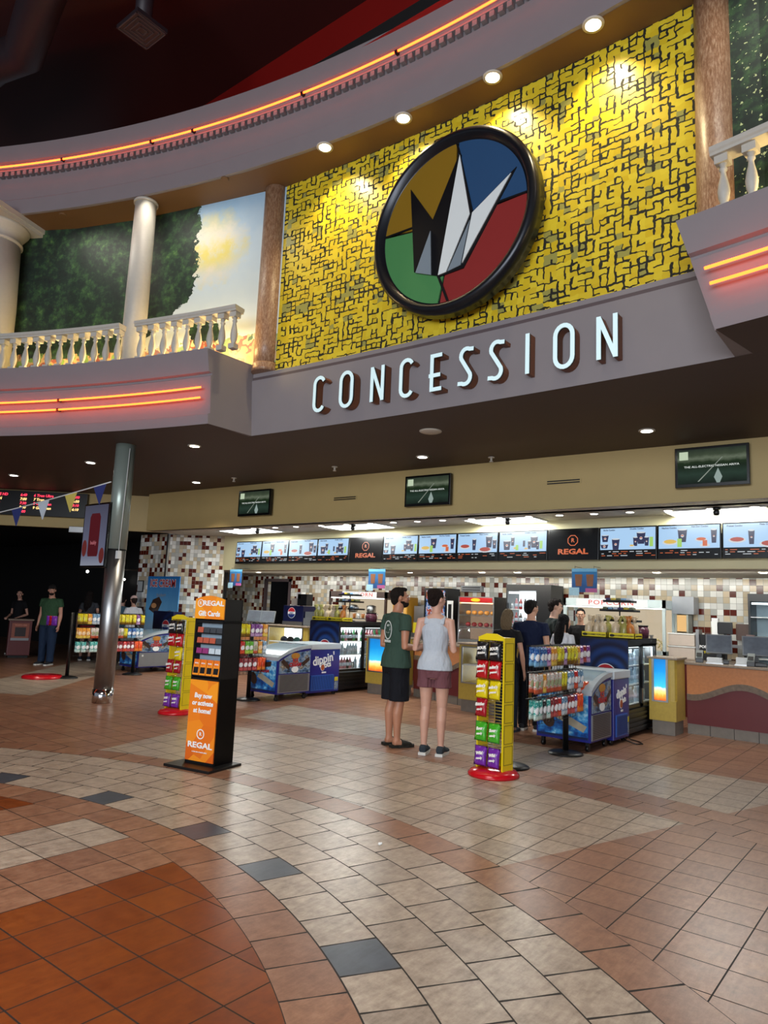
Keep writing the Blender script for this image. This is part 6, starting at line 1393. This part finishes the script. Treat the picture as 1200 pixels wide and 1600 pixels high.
    # shoes
    for s in (-1, 1):
        x = s * stance; sh = cloth('shoe_' + shoec, shoec)
        if shoes == 'sneaker':
            g = MB(); g.tube([(x, -.075, .05), (x, -.03, .06), (x, .02, .062), (x + s * .01, .09, .045), (x + s * .015, .16, .035), (x + s * .015, .20, .03)], [(.035, .035), (.045, .05), (.046, .05), (.05, .034), (.048, .026), (.03, .016)], 14, True, (1, 0, 0)); o = fuse(g, 'shoe', sh, t, .008, 2)
            g = MB(); pr = [(x - .040, -.085), (x + .040, -.085), (x + .046, .0), (x + s * .012 + .050, .11), (x + s * .015 + .038, .19), (x + s * .015, .212), (x + s * .015 - .038, .19), (x + s * .012 - .050, .11), (x - .046, .0)]
            g.prism([(a, c, .0) for a, c in pr], (0, 0, .028)); g.obj('sole', mat('white_sole', 'c9c8c2', .6), o)
            MB().tube([(x - .02, .05, .082), (x + .02, .06, .078)], .004, 6).tube([(x - .02, .075, .074), (x + .02, .085, .070)], .004, 6).obj('laces', M_whitep, o)
        else:
            g = MB(); pr = [(x - .038, -.085), (x + .038, -.085), (x + .045, .0), (x + s * .012 + .052, .11), (x + s * .015 + .038, .19), (x + s * .015, .208), (x + s * .015 - .038, .19), (x + s * .012 - .052, .11), (x - .045, .0)]
            g.prism([(a, c, .0) for a, c in pr], (0, 0, .03)); o = g.obj('sandal', sh, t)
            g = MB(); g.tube([(x + s * .008, .035, .045), (x + s * .012, .10, .040), (x + s * .014, .165, .03)], [(.052, .040), (.056, .030), (.046, .020)], 14, True, (1, 0, 0)); fuse(g, 'strap', sh, o, .009, 2)
    # hair
    hm = cloth('hair_' + hairc, hairc, .35, 60); g = MB()
    if hair:
        g.ell(hp(0, -.022, .036), (.083, .096, .090), 20, 14, hr)
        if hair == 'short': g.ell(hp(0, -.060, -.02), (.070, .052, .065), 16, 10, hr); g.ell(hp(0, .03, .088), (.05, .06, .030), 14, 8, hr)
        if hair == 'bun': g.ell(hp(0, -.055, -.01), (.072, .06, .07), 16, 10, hr); g.ell(hp(.0, -.085, .075), (.045, .045, .045), 14, 10, hr); g.ell(hp(.02, -.10, .04), (.05, .03, .05), 14, 10, hr)
        if hair == 'long': g.tube([hp(0, -.05, .05), hp(0, -.085, -.04), hp(0, -.11, -.16), hp(0, -.12, -.30), hp(0, -.115, -.42)], [(.075, .05), (.088, .05), (.10, .045), (.095, .035), (.05, .02)], 16, True, (1, 0, 0)); g.tube([hp(.06, .0, .03), hp(.075, -.01, -.08), hp(.07, -.03, -.2)], [.025, .022, .012], 10); g.tube([hp(-.06, .0, .03), hp(-.075, -.01, -.08), hp(-.07, -.03, -.2)], [.025, .022, .012], 10)
        if hair == 'medium': g.tube([hp(0, -.05, .05), hp(0, -.08, -.04), hp(0, -.085, -.13), hp(0, -.075, -.20)], [(.078, .05), (.092, .055), (.09, .045), (.06, .02)], 16, True, (1, 0, 0))
        if hair == 'tied': g.ell(hp(0, -.055, -.015), (.07, .055, .065), 16, 10, hr); g.tube([hp(0, -.10, .02), hp(0, -.13, -.03), hp(0, -.125, -.12)], [.028, .026, .01], 10)
        o = fuse(g, 'hair', hm, t, .008, 2)
        bmx = o.data; inv = Rm.inverted()     # keep the face free of hair
        dl = bmesh.new(); dl.from_mesh(bmx)
        kill = [v for v in dl.verts if (lambda q: q.y > .045 and q.z < .062)(inv @ (v.co - hc))]
        bmesh.ops.delete(dl, geom=kill, context='VERTS'); dl.to_mesh(bmx); dl.free()
    if beard:
        g = MB(); g.ell(hp(0, .040, -.075), (.052, .058, .042), 16, 10, hr); g.ell(hp(0, .018, -.045), (.067, .045, .05), 14, 8, hr); o = fuse(g, 'beard', hm, t, .008, 2)
        dl = bmesh.new(); dl.from_mesh(o.data); inv = Rm.inverted(); kill = [v for v in dl.verts if (lambda q: (q.y > .06 and -.062 < q.z and abs(q.x) < .05) or q.z > -.035)(inv @ (v.co - hc))]; bmesh.ops.delete(dl, geom=kill, context='VERTS'); dl.to_mesh(o.data); dl.free()
    if cap:
        g = MB(); g.ell(hp(0, -.012, .045), (.086, .104, .085), 20, 12, hr); g.tube([hp(0, .07, .055), hp(0, .12, .050), hp(0, .165, .038)], [(.07, .008), (.065, .006), (.04, .004)], 12, True, Rm @ V((1, 0, 0)))
        o = fuse(g, 'cap', cloth('cap_' + cap, cap), t, .008, 2)
        dl = bmesh.new(); dl.from_mesh(o.data); inv = Rm.inverted(); kill = [v for v in dl.verts if (inv @ (v.co - hc)).z < .030]; bmesh.ops.delete(dl, geom=kill, context='VERTS'); dl.to_mesh(o.data); dl.free()
    return t
fwd = lambda s, ex=.235, ez=1.12, wx=.12, wy=.27, wz=1.10, c=.8: {s: ((s * ex, -.05, ez), (s * wx, wy, wz), c)}
rr_ = math.radians
p1 = person('bearded man in a dark green t-shirt and navy shorts looking up at the menu', (-.48, 8.36, 0), rr_(-22), 1.81, 'b07a5e', '35493f', '15161c', 'sandal', 'short', '1a1310', 1.10, {**fwd(1, .245, 1.10, .10, .22, 1.08), **fwd(-1, .245, 1.10, .06, .24, 1.06)}, rr_(-26), rr_(6), beard=True, vox=.009, stance=.085, hem=.86, shoec='26241f')
mb = MB(); stroke(mb, arcp(0, 0, .075, .10, 0, 360, 24), .012, 0, .003, True)
for z in (.045, .012, -.02): mb.text({.045: 'LA', .012: 'SURF', -.02: 'CO'}[z], .042, (0, .0, z), (-1, 0, 0), (0, 0, 1), bold=.002, th=.004)
mb.text('BOARDS', .034, (0, 0, -.125), (-1, 0, 0), (0, 0, 1), bold=.002, th=.004)
o = mb.obj('back_print', mat('shirt_print_white', 'cfd6d2', .7), p1, (0, -.126, 1.27)); o['label'] = 'white oval print on the back of the shirt'
p2 = person('woman in a pale tank top and mauve shorts, standing with her back to the camera', (.10, 8.30, 0), rr_(20), 1.80, 'c79a86', 'b4bcc6', '6d464c', 'sneaker', 'bun', '1c120f', 1.0, {**fwd(1, .215, 1.10, .12, .22, 1.16), **fwd(-1, .215, 1.10, .10, .24, 1.16)}, rr_(-38), rr_(3), True, tank=True, bot_len='thigh', hem=.88, vox=.009, stance=.092, shoec='30383f')
person('man in a navy shirt with dark hair waiting in the right queue lane', (.06, 10.72, 0), rr_(12), 1.76, 'b98a70', '121a33', '101218', hair='short', hairc='14100e', head_yaw=rr_(-35), bot_len='full')
person('young man in a dark green and black t-shirt, rearmost in the right queue lane', (-.14, 11.9, 0), rr_(-48), 1.815, 'c79c86', '131c1b', '17181c', hair='short', hairc='1e1613', head_yaw=rr_(-12), bot_len='full')
person('woman with long black hair and white top in the right queue lane', (.33, 11.2, 0), rr_(-20), 1.58, 'c09078', 'c9ccd2', '1a1a20', hair='long', hairc='0c0a0b', head_yaw=rr_(-8), female=True, bot_len='full', arms={**fwd(1, .22, 1.12, .12, .2, 1.2), **fwd(-1, .22, 1.12, .12, .2, 1.2)})
person('blonde woman in a black top behind the right yellow candy rack', (-.12, 10.38, 0), rr_(8), 1.62, 'b98a72', '17171a', '1c2430', 'sandal', 'medium', '6b5a44', .98, female=True, bot_len='full', shoec='3a4048')
person('staff member facing the queue behind the right counter', (-.36, 13.45, 0), rr_(180 + 18), 1.70, 'c99a80', '1a1a1c', '17181c', hair='tied', hairc='0f0c0c', female=True, bot_len='full', arms={-1: ((-.26, .05, 1.16), (-.20, .26, 1.30), .8)}, head_yaw=rr_(5))
person('ticket attendant in a black shirt behind the dark red stand at the far left', (-14.5, 10.45, 0), rr_(-150), 1.66, 'b98a78', '111013', '131316', hair='tied', hairc='19110f', head_yaw=rr_(25), female=True, bot_len='full', sleeve=.5, arms={**fwd(1, .24, 1.08, .16, .22, 1.0), **fwd(-1, .24, 1.08, .16, .22, 1.0)})
person('heavyset man in an olive green t-shirt and dark cap at the far left', (-11.34, 9.70, 0), rr_(-150), 1.78, 'b98672', '2f4a33', '1d2c44', hair='short', hairc='1a1412', build=1.18, head_yaw=rr_(28), cap='231f20', bot_len='full', beard=True, shoec='23262c')
person('dark haired woman in a grey top and red shorts, half behind the steel pole', (-12.13, 11.07, 0), rr_(60), 1.70, 'b98a76', '3a3c42', '9c1f24', hair='long', hairc='17100f', female=True, bot_len='thigh', head_yaw=rr_(-20), shoec='2f3440', arms={**fwd(1, .22, 1.2, .12, .2, 1.36)})
person('woman in a pale pink cap and white t-shirt right of the steel pole', (-10.41, 11.2, 0), rr_(78), 1.62, 'b98a72', 'c4c3c6', '22242a', hair='tied', hairc='2a1e18', female=True, cap='c9a8a0', bot_len='full', arms={**fwd(1, .23, 1.12, .2, .26, 1.12), **fwd(-1, .23, 1.12, .2, .26, 1.12)})
person('person in a grey blue shirt hidden behind the woman in the pink cap', (-11.28, 11.45, 0), rr_(40), 1.62, 'a98070', '3d5866', '1c2028', hair='short', hairc='15100e', bot_len='full')
